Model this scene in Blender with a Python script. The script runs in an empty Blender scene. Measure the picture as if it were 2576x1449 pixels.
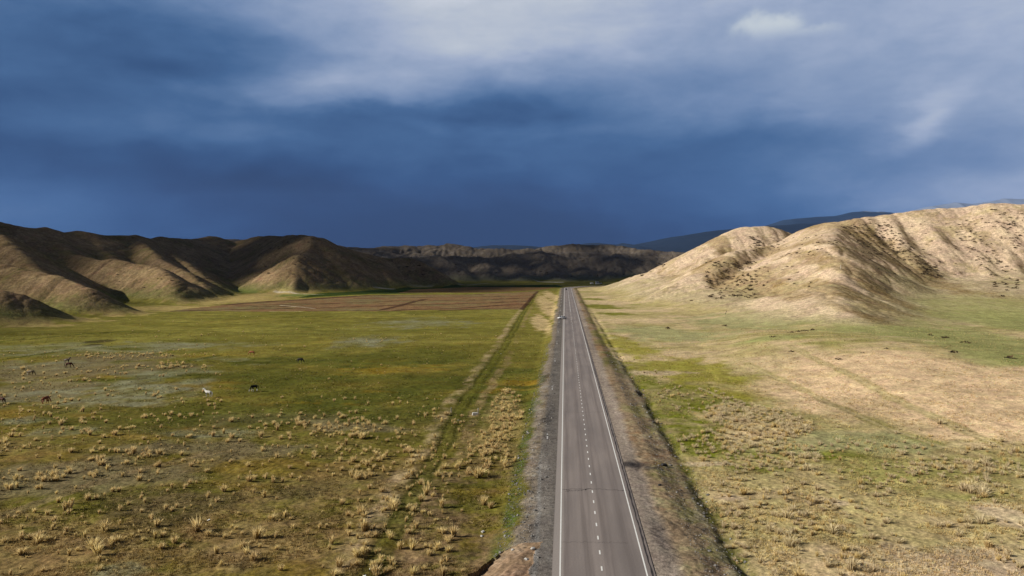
import bpy, bmesh, math, random
import numpy as np
from mathutils import Vector, Matrix

sc = bpy.context.scene
COL = sc.collection
rng = np.random.default_rng(7)
random.seed(7)

# ------------------------------------------------------------------ camera
CAM = np.array([0.0, 0.0, 26.0])
YAW, PITCH = math.radians(3.83), math.radians(-1.66)
cam_d = bpy.data.cameras.new('camera')
cam = bpy.data.objects.new('camera', cam_d)
COL.objects.link(cam)
cam.location = CAM
cam.rotation_euler = (math.pi / 2 + PITCH, 0, YAW)
cam_d.sensor_width = 36.0
cam_d.lens = 36.0 * 790.0 / 1024.0
cam_d.clip_start, cam_d.clip_end = 1.0, 120000.0
sc.camera = cam

# ------------------------------------------------------------------ sun, exposure
SUN_EL, SUN_FROM = math.radians(28.0), math.radians(194.0)     # direction (in the x-y plane) in which the sun stands
SUN = np.array([math.cos(SUN_EL) * math.cos(SUN_FROM), math.cos(SUN_EL) * math.sin(SUN_FROM), math.sin(SUN_EL)])
sun_d = bpy.data.lights.new('sun', 'SUN')
sun_d.energy = 5.0
sun_d.angle = math.radians(0.5)
sun_d.color = (1.0, 0.95, 0.87)
sun = bpy.data.objects.new('sun', sun_d)
sun.rotation_euler = Vector(SUN).to_track_quat('Z', 'Y').to_euler()
COL.objects.link(sun)
sc.view_settings.view_transform = 'Standard'
sc.view_settings.look = 'None'
sc.view_settings.exposure = 0.36
sc.view_settings.gamma = 1.0
sc.view_settings.use_curve_mapping = False
sc.cycles.use_denoising = True
sc.cycles.denoiser = 'OPENIMAGEDENOISE'
sc.cycles.denoising_input_passes = 'RGB_ALBEDO_NORMAL'
sc.cycles.denoising_prefilter = 'ACCURATE'
sc.cycles.max_bounces = 6
sc.cycles.diffuse_bounces = 2
sc.cycles.volume_bounces = 0

FPX = 790.0 * 2576.0 / 1024.0          # focal length on a 2576 wide picture


# ------------------------------------------------------------------ node helpers
class NT:
    def __init__(self, tree):
        self.t = tree
        tree.nodes.clear()

    def n(self, kind, **kw):
        nd = self.t.nodes.new(kind)
        for k, v in kw.items():
            setattr(nd, k, v)
        return nd

    def put(self, sock, v):
        if hasattr(v, 'is_output') or isinstance(v, bpy.types.NodeSocket):
            self.t.links.new(v, sock)
        else:
            sock.default_value = v

    def math(self, op, a, b=0.0, c=None, clamp=False):
        nd = self.n('ShaderNodeMath', operation=op, use_clamp=clamp)
        self.put(nd.inputs[0], a)
        self.put(nd.inputs[1], b)
        if c is not None:
            self.put(nd.inputs[2], c)
        return nd.outputs[0]

    def vmath(self, op, a, b=(0, 0, 0), scale=None):
        nd = self.n('ShaderNodeVectorMath', operation=op)
        self.put(nd.inputs[0], a)
        self.put(nd.inputs[1], b)
        if scale is not None:
            self.put(nd.inputs['Scale'], scale)
        return nd.outputs[0]

    def rangemap(self, v, a, b, c=0.0, d=1.0, smooth=True):
        nd = self.n('ShaderNodeMapRange', interpolation_type='SMOOTHSTEP' if smooth else 'LINEAR')
        for i, x in enumerate((v, a, b, c, d)):
            self.put(nd.inputs[i], x)
        return nd.outputs[0]

    def noise(self, vec, scale, detail=4.0, rough=0.55, dist=0.0):
        nd = self.n('ShaderNodeTexNoise')
        self.put(nd.inputs['Vector'], vec)
        nd.inputs['Scale'].default_value = scale
        nd.inputs['Detail'].default_value = detail
        nd.inputs['Roughness'].default_value = rough
        nd.inputs['Distortion'].default_value = dist
        return nd

    def mix(self, fac, a, b, blend='MIX'):
        nd = self.n('ShaderNodeMix', data_type='RGBA', blend_type=blend)
        self.put(nd.inputs[0], fac)
        self.put(nd.inputs[6], a)
        self.put(nd.inputs[7], b)
        return nd.outputs[2]

    def ramp(self, fac, stops, interp='LINEAR'):
        nd = self.n('ShaderNodeValToRGB')
        cr = nd.color_ramp
        cr.interpolation = interp
        while len(cr.elements) < len(stops):
            cr.elements.new(0.5)
        for e, (p, c) in zip(cr.elements, stops):
            e.position = p
            e.color = (*c, 1.0)
        self.put(nd.inputs[0], fac)
        return nd.outputs[0]


def new_mat(name):
    m = bpy.data.materials.new(name)
    m.use_nodes = True
    nt = NT(m.node_tree)
    out = nt.n('ShaderNodeOutputMaterial')
    b = nt.n('ShaderNodeBsdfPrincipled')
    nt.t.links.new(b.outputs[0], out.inputs[0])
    b.inputs['Roughness'].default_value = 0.9
    b.inputs['Specular IOR Level'].default_value = 0.15
    return m, nt, b


# ------------------------------------------------------------------ sky
world = bpy.data.worlds.new('World')
sc.world = world
world.use_nodes = True
w = NT(world.node_tree)
wout = w.n('ShaderNodeOutputWorld')
bg = w.n('ShaderNodeBackground')
bg.inputs['Strength'].default_value = 0.1
w.t.links.new(bg.outputs[0], wout.inputs[0])
sky = w.n('ShaderNodeTexSky', sky_type='NISHITA')
sky.sun_disc = False
sky.sun_elevation = SUN_EL
sky.sun_rotation = math.atan2(SUN[0], SUN[1])
sky.altitude = 1500.0
tc = w.n('ShaderNodeTexCoord')
rot = w.n('ShaderNodeVectorRotate', rotation_type='Z_AXIS')
w.put(rot.inputs['Vector'], tc.outputs['Generated'])
rot.inputs['Angle'].default_value = -YAW
sep = w.n('ShaderNodeSeparateXYZ')
w.put(sep.inputs[0], rot.outputs[0])
az = w.math('ARCTAN2', sep.outputs[0], sep.outputs[1])
el = w.math('ARCSINE', sep.outputs[2])
# wispy offset of the cloud edges
nv = w.vmath('MULTIPLY', rot.outputs[0], (1.0, 1.0, 2.6))
n_big = w.noise(nv, 3.2, 6.0, 0.55, 0.3)
n_mid = w.noise(w.vmath('ADD', nv, (3.1, 1.7, 5.2)), 7.0, 7.0, 0.6, 0.4)
off = w.vmath('SUBTRACT', n_big.outputs['Color'], (0.5, 0.5, 0.5))
off2 = w.vmath('SUBTRACT', n_mid.outputs['Color'], (0.5, 0.5, 0.5))
cmb = w.n('ShaderNodeCombineXYZ')
w.put(cmb.inputs[0], az)
w.put(cmb.inputs[1], el)
base_v = cmb.outputs[0]
v1 = w.vmath('ADD', base_v, w.vmath('MULTIPLY', off, (0.17, 0.075, 0.0)))
v2 = w.vmath('ADD', v1, w.vmath('MULTIPLY', off2, (0.09, 0.04, 0.0)))
sep2 = w.n('ShaderNodeSeparateXYZ')
w.put(sep2.inputs[0], v2)
U, V = sep2.outputs[0], sep2.outputs[1]


def ang(px, py):
    a = math.atan((px - 1288.0) / FPX)
    return a, math.atan((667.0 - py) / FPX * math.cos(a))


def blob(px, py, rx, ry, rotd=0.0, vec=None):
    a, e = ang(px, py)
    mp = w.n('ShaderNodeMapping', vector_type='TEXTURE')
    w.put(mp.inputs['Vector'], vec if vec is not None else v2)
    mp.inputs['Location'].default_value = (a, e, 0)
    mp.inputs['Rotation'].default_value = (0, 0, math.radians(rotd))
    mp.inputs['Scale'].default_value = (rx / FPX, ry / FPX, 1)
    g = w.n('ShaderNodeTexGradient', gradient_type='SPHERICAL')
    w.put(g.inputs[0], mp.outputs[0])
    return w.rangemap(g.outputs['Fac'], 0.0, 1.0)


absaz = w.math('ABSOLUTE', az)


def lin(c):
    return tuple((q / 255 / 12.92) if q <= 10 else (((q / 255 + .055) / 1.055) ** 2.4) for q in c)


# brightness of the cloud cover by bearing (columns) and height above the horizon (rows)
SKY_X = [0, 430, 860, 1290, 1720, 2150, 2576]
SKY_ROWS = [(610, [84, 66, 34, 28, 50, 92, 146]), (480, [90, 62, 56, 60, 84, 122, 162]), (400, [78, 79, 82, 93, 96, 120, 155]), (300, [90, 103, 87, 92, 128, 152, 170]),
            (215, [94, 90, 140, 134, 146, 160, 174]), (130, [103, 92, 142, 192, 168, 168, 184]), (20, [110, 132, 176, 212, 186, 184, 188]), (-500, [64, 66, 70, 74, 74, 74, 74])]
un = w.math('DIVIDE', w.math('ADD', U, 0.6), 1.2)
L = None
e_prev = None
for (py_r, vals) in SKY_ROWS:
    rr_ = w.ramp(un, [((ang(px_, 667)[0] + .6) / 1.2, (g_ / 255.0,) * 3) for px_, g_ in zip(SKY_X, vals)], 'CARDINAL')
    e_r = math.atan((667 - py_r) / FPX)
    L = rr_ if L is None else w.mix(w.rangemap(V, e_prev, e_r, 0, 1, False), L, rr_)
    e_prev = e_r
L = w.mix(w.rangemap(absaz, 0.75, 1.6), L, (.34, .34, .34, 1))
Lf = w.n('ShaderNodeRGBToBW')
w.put(Lf.inputs[0], L)
L = Lf.outputs[0]
SKY_BLOBS = [
    # px, py, rx, ry, rot, change of brightness
    (1380, 285, 330, 48, -2, -20), (1240, 320, 120, 22, 0, -8), (480, 275, 520, 36, 0, -10), (480, 330, 330, 46, 0, 15), (660, 462, 270, 60, -4, -17), (110, 400, 300, 50, 0, -9),
    (840, 215, 420, 62, 8, 24), (1020, 242, 240, 28, 2, 14), (1060, 110, 300, 80, 12, 12), (600, 228, 240, 30, 4, 8), (1080, 150, 160, 26, 4, -9), (330, 150, 330, 90, -8, -10), (700, 60, 240, 60, 12, 10), (1130, 318, 240, 24, -6, 12),
    (1420, 340, 260, 30, 6, 11), (1620, 360, 300, 60, 0, -9), (1850, 420, 340, 80, 0, -6), (2335, 305, 170, 36, 36, 24), (2240, 370, 170, 70, 20, 12), (2330, 250, 90, 60, 30, 10), (2460, 390, 170, 90, 0, -10), (2180, 500, 420, 40, 0, 8),
    (1130, 570, 500, 90, 0, -8), (40, 545, 420, 110, 0, 10), (430, 470, 260, 40, 0, -6), (2480, 500, 260, 40, 0, 14),
]
for (px, py, rx, ry, rd, amp) in SKY_BLOBS:
    L = w.math('ADD', L, w.math('MULTIPLY', blob(px, py, rx * 1.35, ry * 1.35, rd), amp / 255.0))
nf = w.noise(w.vmath('MULTIPLY', rot.outputs[0], (1.0, 1.0, 3.4)), 5.5, 8.0, 0.55, 0.3)
nf2 = w.noise(w.vmath('MULTIPLY', rot.outputs[0], (1.0, 1.0, 2.2)), 17.0, 7.0, 0.6, 0.3)
L = w.math('ADD', L, w.math('MULTIPLY', w.math('SUBTRACT', nf.outputs['Fac'], 0.5), w.rangemap(V, 0.0, 0.22, 0.09, 0.22)))
L = w.math('ADD', L, w.math('MULTIPLY', w.math('SUBTRACT', nf2.outputs['Fac'], 0.5), 0.115))
L = w.math('SUBTRACT', L, 0.0, clamp=True)
cloud_c = w.ramp(L, [(0.0, (.004, .012, .05))] + [(c[1] / 255.0, lin(c)) for c in
                 ((16, 38, 76), (27, 54, 96), (40, 72, 116), (62, 96, 140), (90, 119, 159), (116, 139, 175), (145, 162, 191), (168, 180, 204), (196, 203, 214), (214, 218, 226))])
# overhead and round behind the camera the sky is an even dim grey, which keeps shaded slopes dark
cloud_c = w.mix(w.math('MAXIMUM', w.rangemap(absaz, 0.75, 1.5), w.rangemap(el, 0.55, 1.1)), cloud_c, (.062, .064, .068, 1))
# bright little cumulus puffs, upper right
n_puff = w.noise(rot.outputs[0], 26.0, 5.0, 0.6, 0.2)
vp = w.vmath('ADD', base_v, w.vmath('MULTIPLY', w.vmath('SUBTRACT', n_puff.outputs['Color'], (.5, .5, .5)), (0.05, 0.035, 0)))
pf = None
for (px, py, rx, ry, rd, amp) in [(1935, 78, 130, 66, 0, 1.0), (2020, 98, 130, 44, 0, 0.95), (2150, 104, 130, 30, 2, 0.45), (2285, 84, 62, 46, 0, 0.45)]:
    b_ = w.math('MULTIPLY', w.rangemap(blob(px, py, rx, ry, rd, vp), 0.06, 0.75), amp)
    pf = b_ if pf is None else w.math('MAXIMUM', pf, b_)
pfade = w.rangemap(el, ang(1950, 112)[1], ang(1950, 60)[1], 0.0, 1.0)
cloud_c = w.mix(w.math('MULTIPLY', w.math('MULTIPLY', pf, pfade), 0.8), cloud_c, (.68, .73, .74, 1))
cover = w.rangemap(el, 0.03, 0.32, 0.995, 0.93)
c10 = w.vmath('SCALE', cloud_c, (0, 0, 0), 7.6)
w.put(bg.inputs['Color'], w.mix(cover, sky.outputs[0], c10))


# ------------------------------------------------------------------ numeric noise
def _h(ix, iy, seed):
    h = (ix.astype(np.uint32) * np.uint32(374761393)) ^ (iy.astype(np.uint32) * np.uint32(668265263)) ^ np.uint32((seed * 2246822519) & 0xffffffff)
    h = (h ^ (h >> np.uint32(13))) * np.uint32(1274126177)
    h = (h ^ (h >> np.uint32(15))) * np.uint32(2246822519)
    return h ^ (h >> np.uint32(16))


_GA = np.linspace(0, 2 * np.pi, 32, endpoint=False)
_GX, _GY = np.cos(_GA).astype(np.float32), np.sin(_GA).astype(np.float32)


def perlin(x, y, seed=0):
    xf, yf = np.floor(x), np.floor(y)
    ix, iy = xf.astype(np.int64) & 0xffffffff, yf.astype(np.int64) & 0xffffffff
    fx, fy = (x - xf).astype(np.float32), (y - yf).astype(np.float32)
    u = fx * fx * fx * (fx * (fx * 6 - 15) + 10)
    v = fy * fy * fy * (fy * (fy * 6 - 15) + 10)

    def g(dx, dy):
        k = _h((ix + dx), (iy + dy), seed) & np.uint32(31)
        return _GX[k] * (fx - dx) + _GY[k] * (fy - dy)
    a, b, c, d = g(0, 0), g(1, 0), g(0, 1), g(1, 1)
    ab = a + u * (b - a)
    return (ab + v * ((c + u * (d - c)) - ab)) * 1.5


def sstep(a, b, x):
    t = np.clip((x - a) / (b - a), 0, 1)
    return t * t * (3 - 2 * t)


def fbm(x, y, octs, seed=0, cell=None):
    """octs: list of (wavelength, amplitude); waves finer than the local mesh are faded out."""
    s = np.zeros(np.shape(x), np.float32)
    for i, (wl, am) in enumerate(octs):
        wgt = am if cell is None else am * sstep(1.3, 3.0, wl / cell)
        s += wgt * perlin(x / wl + 17.3 * i, y / wl - 9.1 * i, seed + i)
    return s


# ------------------------------------------------------------------ picture <-> place
_fw = np.array([-math.sin(YAW) * math.cos(PITCH), math.cos(YAW) * math.cos(PITCH), math.sin(PITCH)])
_rt = np.array([math.cos(YAW), math.sin(YAW), 0.0])
_up = np.cross(_rt, _fw)


def ray(px, py):
    return _fw + _rt * ((px - 1288.0) / FPX) + _up * ((724.5 - py) / FPX)


def at(px, py, D):
    """the place at depth D seen at (px, py) of the 2576 x 1449 picture"""
    return CAM + ray(px, py) * D


def smax(a, b, k):
    h = np.clip(0.5 + 0.5 * (a - b) / k, 0, 1)
    return b + (a - b) * h + k * h * (1 - h)


# ------------------------------------------------------------------ road line
ROAD_MID, ROAD_HALF = 3.3, 4.35
_ry = np.concatenate([np.arange(-60, 880, 20.0)])
_path = [(ROAD_MID, y) for y in _ry]
_hd, _px, _py = 0.0, ROAD_MID, 880.0
for i in range(60):
    _path.append((_px, _py))
    k = 0.0 if i < 2 else (1 / 150.0 if _hd < math.radians(74) else -1 / 900.0)
    _hd += k * 8.0
    _px += math.sin(_hd) * 8.0
    _py += math.cos(_hd) * 8.0
ROAD = np.array(_path)


def road_t(x, y):
    """signed sideways distance from the middle of the road (positive to the right)"""
    t = x - ROAD_MID
    m = (y > 870) & (y < 1500) & (x > -120) & (x < 700)
    if np.any(m):
        xs, ys = x[m], y[m]
        best = np.full(xs.shape, 1e9)
        sgn = np.ones(xs.shape)
        for (a, b) in zip(ROAD[46:-1], ROAD[47:]):
            d = b - a
            ln2 = d @ d
            u = np.clip(((xs - a[0]) * d[0] + (ys - a[1]) * d[1]) / ln2, 0, 1)
            ex, ey = xs - a[0] - u * d[0], ys - a[1] - u * d[1]
            dd = np.hypot(ex, ey)
            cr = ex * d[1] - ey * d[0]
            q = dd < best
            best = np.where(q, dd, best)
            sgn = np.where(q, np.sign(cr), sgn)
        t = t.copy()
        t[m] = best * sgn
    return t


# ------------------------------------------------------------------ hills: crest lines (picture x, picture y, depth), flank slope, crest rounding
RIDGES = [
    # west hills
    ('W', .62, 4, [(-420, 640, 420), (-200, 700, 380), (0, 729, 372), (52, 739, 376), (100, 770, 384)]),
    ('W', .62, 4, [(-300, 640, 520), (0, 661, 480), (146, 692, 452), (208, 716, 438), (250, 775, 430)]),
    ('W', .62, 5, [(-400, 545, 700), (-200, 560, 640), (0, 590, 585), (60, 640, 545), (100, 690, 505)]),
    ('W', .62, 6, [(112, 572, 770), (150, 610, 725), (180, 637, 700), (242, 652, 680), (286, 650, 672), (333, 660, 662), (385, 668, 650), (440, 700, 602), (442, 752, 558)]),
    ('W', .62, 5, [(338, 592, 890), (406, 655, 760), (469, 681, 702), (500, 708, 672), (528, 742, 642)]),
    ('W', .62, 5, [(406, 596, 960), (440, 640, 862), (500, 685, 780), (540, 712, 740)]),
    ('W', .48, 10, [(-600, 520, 720), (-300, 540, 700), (0, 559, 720), (57, 571, 740), (112, 572, 770), (156, 583, 800), (198, 580, 820), (229, 588, 840), (338, 592, 890),
                    (378, 601, 930), (406, 596, 960), (490, 602, 1080), (534, 593, 1150), (588, 609, 1200), (643, 596, 1180), (698, 594, 1080)]),
    ('W', .62, 5, [(229, 588, 840), (262, 630, 770), (300, 655, 720)]),
    ('W', .62, 5, [(490, 602, 1080), (530, 650, 980), (560, 690, 910)]),
    # central hill
    ('C', .60, 4, [(646, 594, 1150), (698, 594, 1050), (753, 589, 960), (784, 595, 930), (779, 630, 882), (750, 640, 852), (745, 656, 830), (740, 668, 815), (742, 728, 764)]),
    ('C', .60, 5, [(784, 595, 930), (808, 598, 945), (849, 618, 960), (927, 640, 1000), (966, 648, 1040), (1031, 648, 1060), (1060, 660, 1040), (1096, 688, 1003), (1112, 712, 985)]),
    ('C', .60, 4, [(797, 615, 925), (849, 661, 882), (885, 706, 852)]),
    ('C', .60, 4, [(930, 642, 1000), (960, 672, 955), (985, 702, 920)]),
    ('C', .60, 4, [(1000, 650, 1050), (1020, 680, 1000), (1040, 708, 965)]),
    # far hills
    ('F', .34, 14, [(500, 600, 1500), (700, 610, 1500), (854, 619, 1500), (927, 620, 1600), (1000, 614, 1700), (1047, 617, 1750), (1130, 618, 1800), (1207, 627, 1800), (1321, 626, 1800), (1378, 620, 1850),
                    (1432, 614, 1900), (1561, 614, 1900), (1608, 626, 1850), (1677, 630, 1800), (1800, 628, 1800), (2100, 620, 1900)]),
    ('F', .40, 10, [(900, 636, 1350), (985, 642, 1380), (1100, 642, 1450), (1207, 642, 1500), (1290, 640, 1550), (1360, 632, 1600), (1450, 650, 1550), (1560, 645, 1550), (1700, 648, 1500)]),
    ('F', .42, 8, [(1100, 642, 1450), (1150, 672, 1330), (1190, 704, 1230)]),
    ('F', .42, 8, [(1207, 642, 1500), (1225, 670, 1360), (1240, 703, 1240)]),
    ('F', .42, 8, [(1290, 640, 1550), (1300, 670, 1380), (1310, 703, 1250)]),
    ('F', .42, 8, [(1360, 632, 1600), (1362, 650, 1480), (1400, 680, 1350), (1425, 706, 1240)]),
    ('F', .42, 8, [(1450, 650, 1550), (1470, 680, 1400), (1490, 704, 1280)]),
    ('F', .42, 8, [(1560, 645, 1550), (1545, 675, 1400), (1530, 702, 1290)]),
    ('F', .42, 8, [(1640, 648, 1530), (1620, 675, 1400), (1600, 698, 1310)]),
    # east hills
    ('E', .56, 18, [(1880, 570, 850), (1915, 568, 852), (1945, 576, 860), (1985, 600, 880)]),
    ('E', .50, 7, [(1875, 571, 848), (1830, 592, 835), (1800, 632, 790), (1752, 676, 745), (1700, 706, 712)]),
    ('E', .51, 7, [(2052, 569, 700), (1995, 598, 692), (1928, 618, 680), (1852, 632, 640), (1809, 662, 600), (1775, 709, 558), (1766, 752, 515)]),
    ('E', .49, 8, [(2108, 560, 645), (2082, 602, 545), (2112, 640, 492), (2116, 687, 450), (2085, 730, 408), (2075, 775, 362)]),
    ('E', .66, 14, [(2015, 590, 760), (2052, 567, 700), (2108, 555, 660), (2159, 546, 650), (2244, 538, 650), (2330, 525, 645), (2415, 521, 640), (2500, 508, 630), (2576, 511, 620), (2700, 500, 610), (3000, 500, 590), (3400, 520, 580)]),
    ('E', .27, 6, [(2088, 715, 420), (2112, 752, 362), (2155, 798, 318), (2190, 833, 296)]),
    ('E', .36, 10, [(1745, 690, 585), (1690, 715, 600), (1640, 733, 590)]),
]
_spur = [(2150, 548, 2225, 700, 520), (2232, 540, 2320, 706, 515), (2310, 528, 2420, 708, 525), (2392, 523, 2505, 706, 520), (2462, 514, 2575, 700, 520),
         (2540, 511, 2670, 705, 510), (2640, 506, 2780, 705, 505), (2750, 500, 2900, 705, 500)]
for (a, b, c, d, D1) in _spur:
    RIDGES.append(('E', .52, 5, [(a, b + 4, 642), ((a * .5 + c * .5), b * .56 + d * .44, 585), (c, d, D1)]))
SEGS = []
for (g, sl, rd, pts) in RIDGES:
    w3 = np.array([at(*p) for p in pts])
    SEGS.append((g, sl, rd, w3))
GROUPS = ['W', 'C', 'F', 'E']


def ground0(x, y):
    """valley floor without hills"""
    t = road_t(x, y)
    z = np.full(x.shape, -1.1)
    left = -t - 4.3          # metres beyond the left asphalt edge
    right = t - 4.4
    zl = -0.06 - 1.05 * sstep(2.4, 7.5, left)
    zr = -0.06 - 0.75 * sstep(3.6, 7.5, right)
    berm = 0.30 * np.clip(.8 + perlin(y / 5.0, y * 0 + 6.6, 18), 0, 2) * np.exp(-((right - 7.0) / 0.9) ** 2) - 0.42 * np.clip(.7 + perlin(y / 7.0, y * 0 + 8.1, 15), 0, 1.3) * np.exp(-((right - 8.4 - .4 * perlin(y / 12.0, y * 0 + 2.2, 16)) / 0.8) ** 2)
    fade = sstep(560, 300, y)
    zr = zr + berm * fade * (0.75 + 0.5 * perlin(y / 9.0, y * 0 + 3.3, 5))
    z = np.where(t < 0, zl, zr)
    z = np.where((left < 0) & (right < 0), -0.06, z)
    # the ground climbs gently to the east
    e = np.clip(x - 22, 0, None)
    z = z + 0.010 * np.minimum(e, 200) * sstep(22, 60, x)
    D = y * math.cos(YAW) - x * math.sin(YAW)
    Xc = x * math.cos(YAW) + y * math.sin(YAW)
    z = z + 7.0 * sstep(300, 545, D) * sstep(150, 230, Xc)
    return z


def seg_height(x, y, w3, sl, rd):
    out = np.full(x.shape, -50.0)
    for a, b in zip(w3[:-1], w3[1:]):
        zm = max(a[2], b[2]) + 6
        R = zm / sl + rd
        m = (x > min(a[0], b[0]) - R) & (x < max(a[0], b[0]) + R) & (y > min(a[1], b[1]) - R) & (y < max(a[1], b[1]) + R)
        if not m.any():
            continue
        xs, ys = x[m], y[m]
        d = b - a
        ln2 = d[0] ** 2 + d[1] ** 2
        u = np.clip(((xs - a[0]) * d[0] + (ys - a[1]) * d[1]) / ln2, 0, 1)
        dist = np.hypot(xs - a[0] - u * d[0], ys - a[1] - u * d[1])
        h = a[2] + u * d[2] - sl * (np.sqrt(dist * dist + rd * rd) - rd)
        out[m] = np.maximum(out[m], h)
    return out


_swell = np.array([at(1900, 885, 222), at(2150, 866, 232), at(2350, 900, 205), at(2576, 944, 178), at(2900, 1000, 150)])


def height(x, y, cell=None, fine=True):
    """-> z, hill share above the floor, group index (-1 floor)"""
    shp = np.shape(x)
    x, y = np.ravel(np.asarray(x, float)), np.ravel(np.asarray(y, float))
    g0 = ground0(x, y)
    # low swell of dry grass, right foreground
    m = (x > 12) & (y < 460) & (y > 10)
    if m.any():
        sw = seg_height(x[m], y[m], _swell + np.array([0, 0, 1.6]), 0.06, 16) - 7 * sstep(75, 14, x[m])
        g0[m] = smax(g0[m], sw, 1.6)
    wx = x + 2.2 * perlin(x / 55, y / 55, 11) + .5 * perlin(x / 17, y / 17, 13)
    wy = y + 2.2 * perlin(x / 55, y / 55, 12) + .5 * perlin(x / 17, y / 17, 14)
    best = np.full(x.shape, -50.0)
    grp = np.full(x.shape, -1, np.int8)
    for (g, sl, rd, w3) in SEGS:
        h = seg_height(wx, wy, w3, sl, rd)
        q = h > best
        grp[q & (h > -49)] = GROUPS.index(g)
        best = smax(best, h, 4.0)
    tr_ = road_t(x, y)
    pen = 14 * sstep(95, 12, tr_)
    for (g, sl, rd, w3) in SEGS:
        if g != 'E':
            continue
        ap = w3.copy()
        ap[:, 2] = ap[:, 2] * .42
        h = seg_height(wx, wy, ap, .112, 10) - pen
        q = (h > best) & (h > g0)
        grp[q] = 3
        best = smax(best, h, 3.0)
    best = best - np.where(grp == 3, 6 * sstep(40, 10, tr_), 0)
    hill = best - g0
    z = smax(g0, best, 4.5)
    up = z - g0
    wgt = sstep(0.6, 12.0, up)
    c = cell if cell is None or np.ndim(cell) == 0 else np.ravel(cell)
    if fine:
        mh = up > 0.3
        if mh.any():
            xs, ys = x[mh], y[mh]
            cs = None if c is None else (c if np.ndim(c) == 0 else c[mh])
            rill = -(1 - np.abs(perlin(xs / 15 + .6 * perlin(xs / 30, ys / 60, 44), ys / 75, 21))) ** 3 * 1.5
            rill2 = -(1 - np.abs(perlin(xs / 7, ys / 34 + 9, 22))) ** 3 * 0.55
            nz = fbm(xs, ys, [(42, 1.1), (19, .45), (8, .2), (3.6, .13), (1.8, .10)], 30, cs)
            kf = np.where(grp[mh] == 2, 2.0, np.where(grp[mh] == 3, .75, .8))
            mF = grp[mh] == 2
            if mF.any():
                nz[mF] += 1.4 * fbm(xs[mF], ys[mF], [(190, 1.6), (85, 1.3), (40, .7)], 60)
            z[mh] += wgt[mh] * kf * (.7 * rill + .8 * rill2 + nz)
        off_road = sstep(0.2, 2.5, np.abs(road_t(x, y) - 0.05) - 4.4)
        z += off_road * (1 - 0.5 * wgt) * fbm(x, y, [(55, .35), (21, .16), (8, .11), (3.1, .09), (1.25, .075), (.55, .055)], 50, c)
    tm = (x > -34) & (x < -8) & (y > 40) & (y < 760)
    if tm.any() and fine:
        tx_ = x[tm] - np.interp(y[tm], [60, 140, 220, 420, 720], [-16.4, -19.3, -19.3, -23.2, -26.5]) + .5 * perlin(x[tm] / 9, y[tm] / 14, 61) + .7 * perlin(x[tm] / 60, y[tm] / 45, 62)
        z[tm] -= .07 * (1 + perlin(x[tm] / 4, y[tm] / 9, 17)) * np.exp(-((np.abs(tx_) - 1.0) / .38) ** 2) - .10 * np.exp(-((tx_ + 2.6) / 1.2) ** 2)
    # scraped earth patch by the road: a shallow cutting under a steep left bank
    ca = CUT_DEPTH(x, y)
    z = z - ca
    return z.reshape(shp), up.reshape(shp), grp.reshape(shp)


# earth cutting: polygon in place coordinates
_cp = [at(a, b, 26.9 * FPX / (b - 667)) for (a, b) in [(1120, 1480), (1240, 1400), (1285, 1383), (1366, 1384), (1353, 1400), (1340, 1430), (1325, 1475)]]
CUT = np.array([p[:2] for p in _cp])


def inside(poly, x, y):
    c = np.zeros(x.shape, bool)
    n = len(poly)
    for i in range(n):
        (x0, y0), (x1, y1) = poly[i], poly[(i + 1) % n]
        if y0 == y1:
            continue
        q = ((y0 > y) != (y1 > y)) & (x < (x1 - x0) * (y - y0) / (y1 - y0) + x0)
        c ^= q
    return c


def CUT_MASK(x, y):
    m = (x > -16) & (x < 2) & (y > 50) & (y < 84)
    s = np.zeros(x.shape)
    if m.any():
        xs, ys = x[m] + .25 * perlin(x[m] / 1.1, y[m] / 1.1, 3), y[m] + .5 * perlin(x[m] / 1.3, y[m] / 1.3, 4)
        s[m] = inside(CUT, xs, ys)
    return s


def CUT_DEPTH(x, y):
    s = CUT_MASK(x, y)
    m = s > 0
    if m.any():
        xs, ys = x[m], y[m]
        a, b = CUT[0], CUT[1]
        d = (b - a) / np.linalg.norm(b - a)
        dist = np.abs((xs - a[0]) * d[1] - (ys - a[1]) * d[0])       # metres from the left bank
        rut = 0.055 * np.sin(dist * 4.6 + 0.5 * perlin(xs / 3, ys / 6, 8)) + .05 * perlin(xs / .5, ys / .5, 9)
        alo = np.abs((xs - CUT[3][0]) * d[0] + (ys - CUT[3][1]) * d[1])
        s[m] = (0.6 * np.exp(-dist / 2.0) * sstep(1.0, 6.0, alo) + 0.05 - rut) * sstep(0, 1.2, alo)
    return s


def hit(pts, dmin=45, dmax=2300):
    """where the lines of sight through picture points meet the ground"""
    pts = np.array(pts, float)
    steps = np.exp(np.linspace(math.log(dmin), math.log(dmax), 900))
    out = np.zeros((len(pts), 3))
    for i, (px, py) in enumerate(pts):
        r = ray(px, py)
        P = CAM[None] + steps[:, None] * r[None]
        z = height(P[:, 0], P[:, 1], None, False)[0]
        below = np.where(P[:, 2] < z)[0]
        k = below[0] if len(below) else len(steps) - 1
        k = max(k, 1)
        e0, e1 = P[k - 1, 2] - z[k - 1], P[k, 2] - z[k]
        f = e0 / (e0 - e1) if e0 != e1 else 0.5
        q = P[k - 1] + f * (P[k] - P[k - 1])
        out[i] = q
    return out


def zat(x, y):
    return float(height(np.array([x]), np.array([y]), 0.4)[0][0])


# ------------------------------------------------------------------ ground mesh on a fan of rays, fine where the view goes
def steps_r():
    r = [3.0, 8, 14, 20, 26, 32, 38, 43, 47]
    while r[-1] < 330:
        r.append(r[-1] + max(0.10, r[-1] ** 2 / 20540 * 0.62))
    while r[-1] < 1250:
        r.append(r[-1] * 1.0026)
    while r[-1] < 2100:
        r.append(r[-1] * 1.005)
    while r[-1] < 26000:
        r.append(r[-1] * 1.06)
    return np.array(r)


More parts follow.
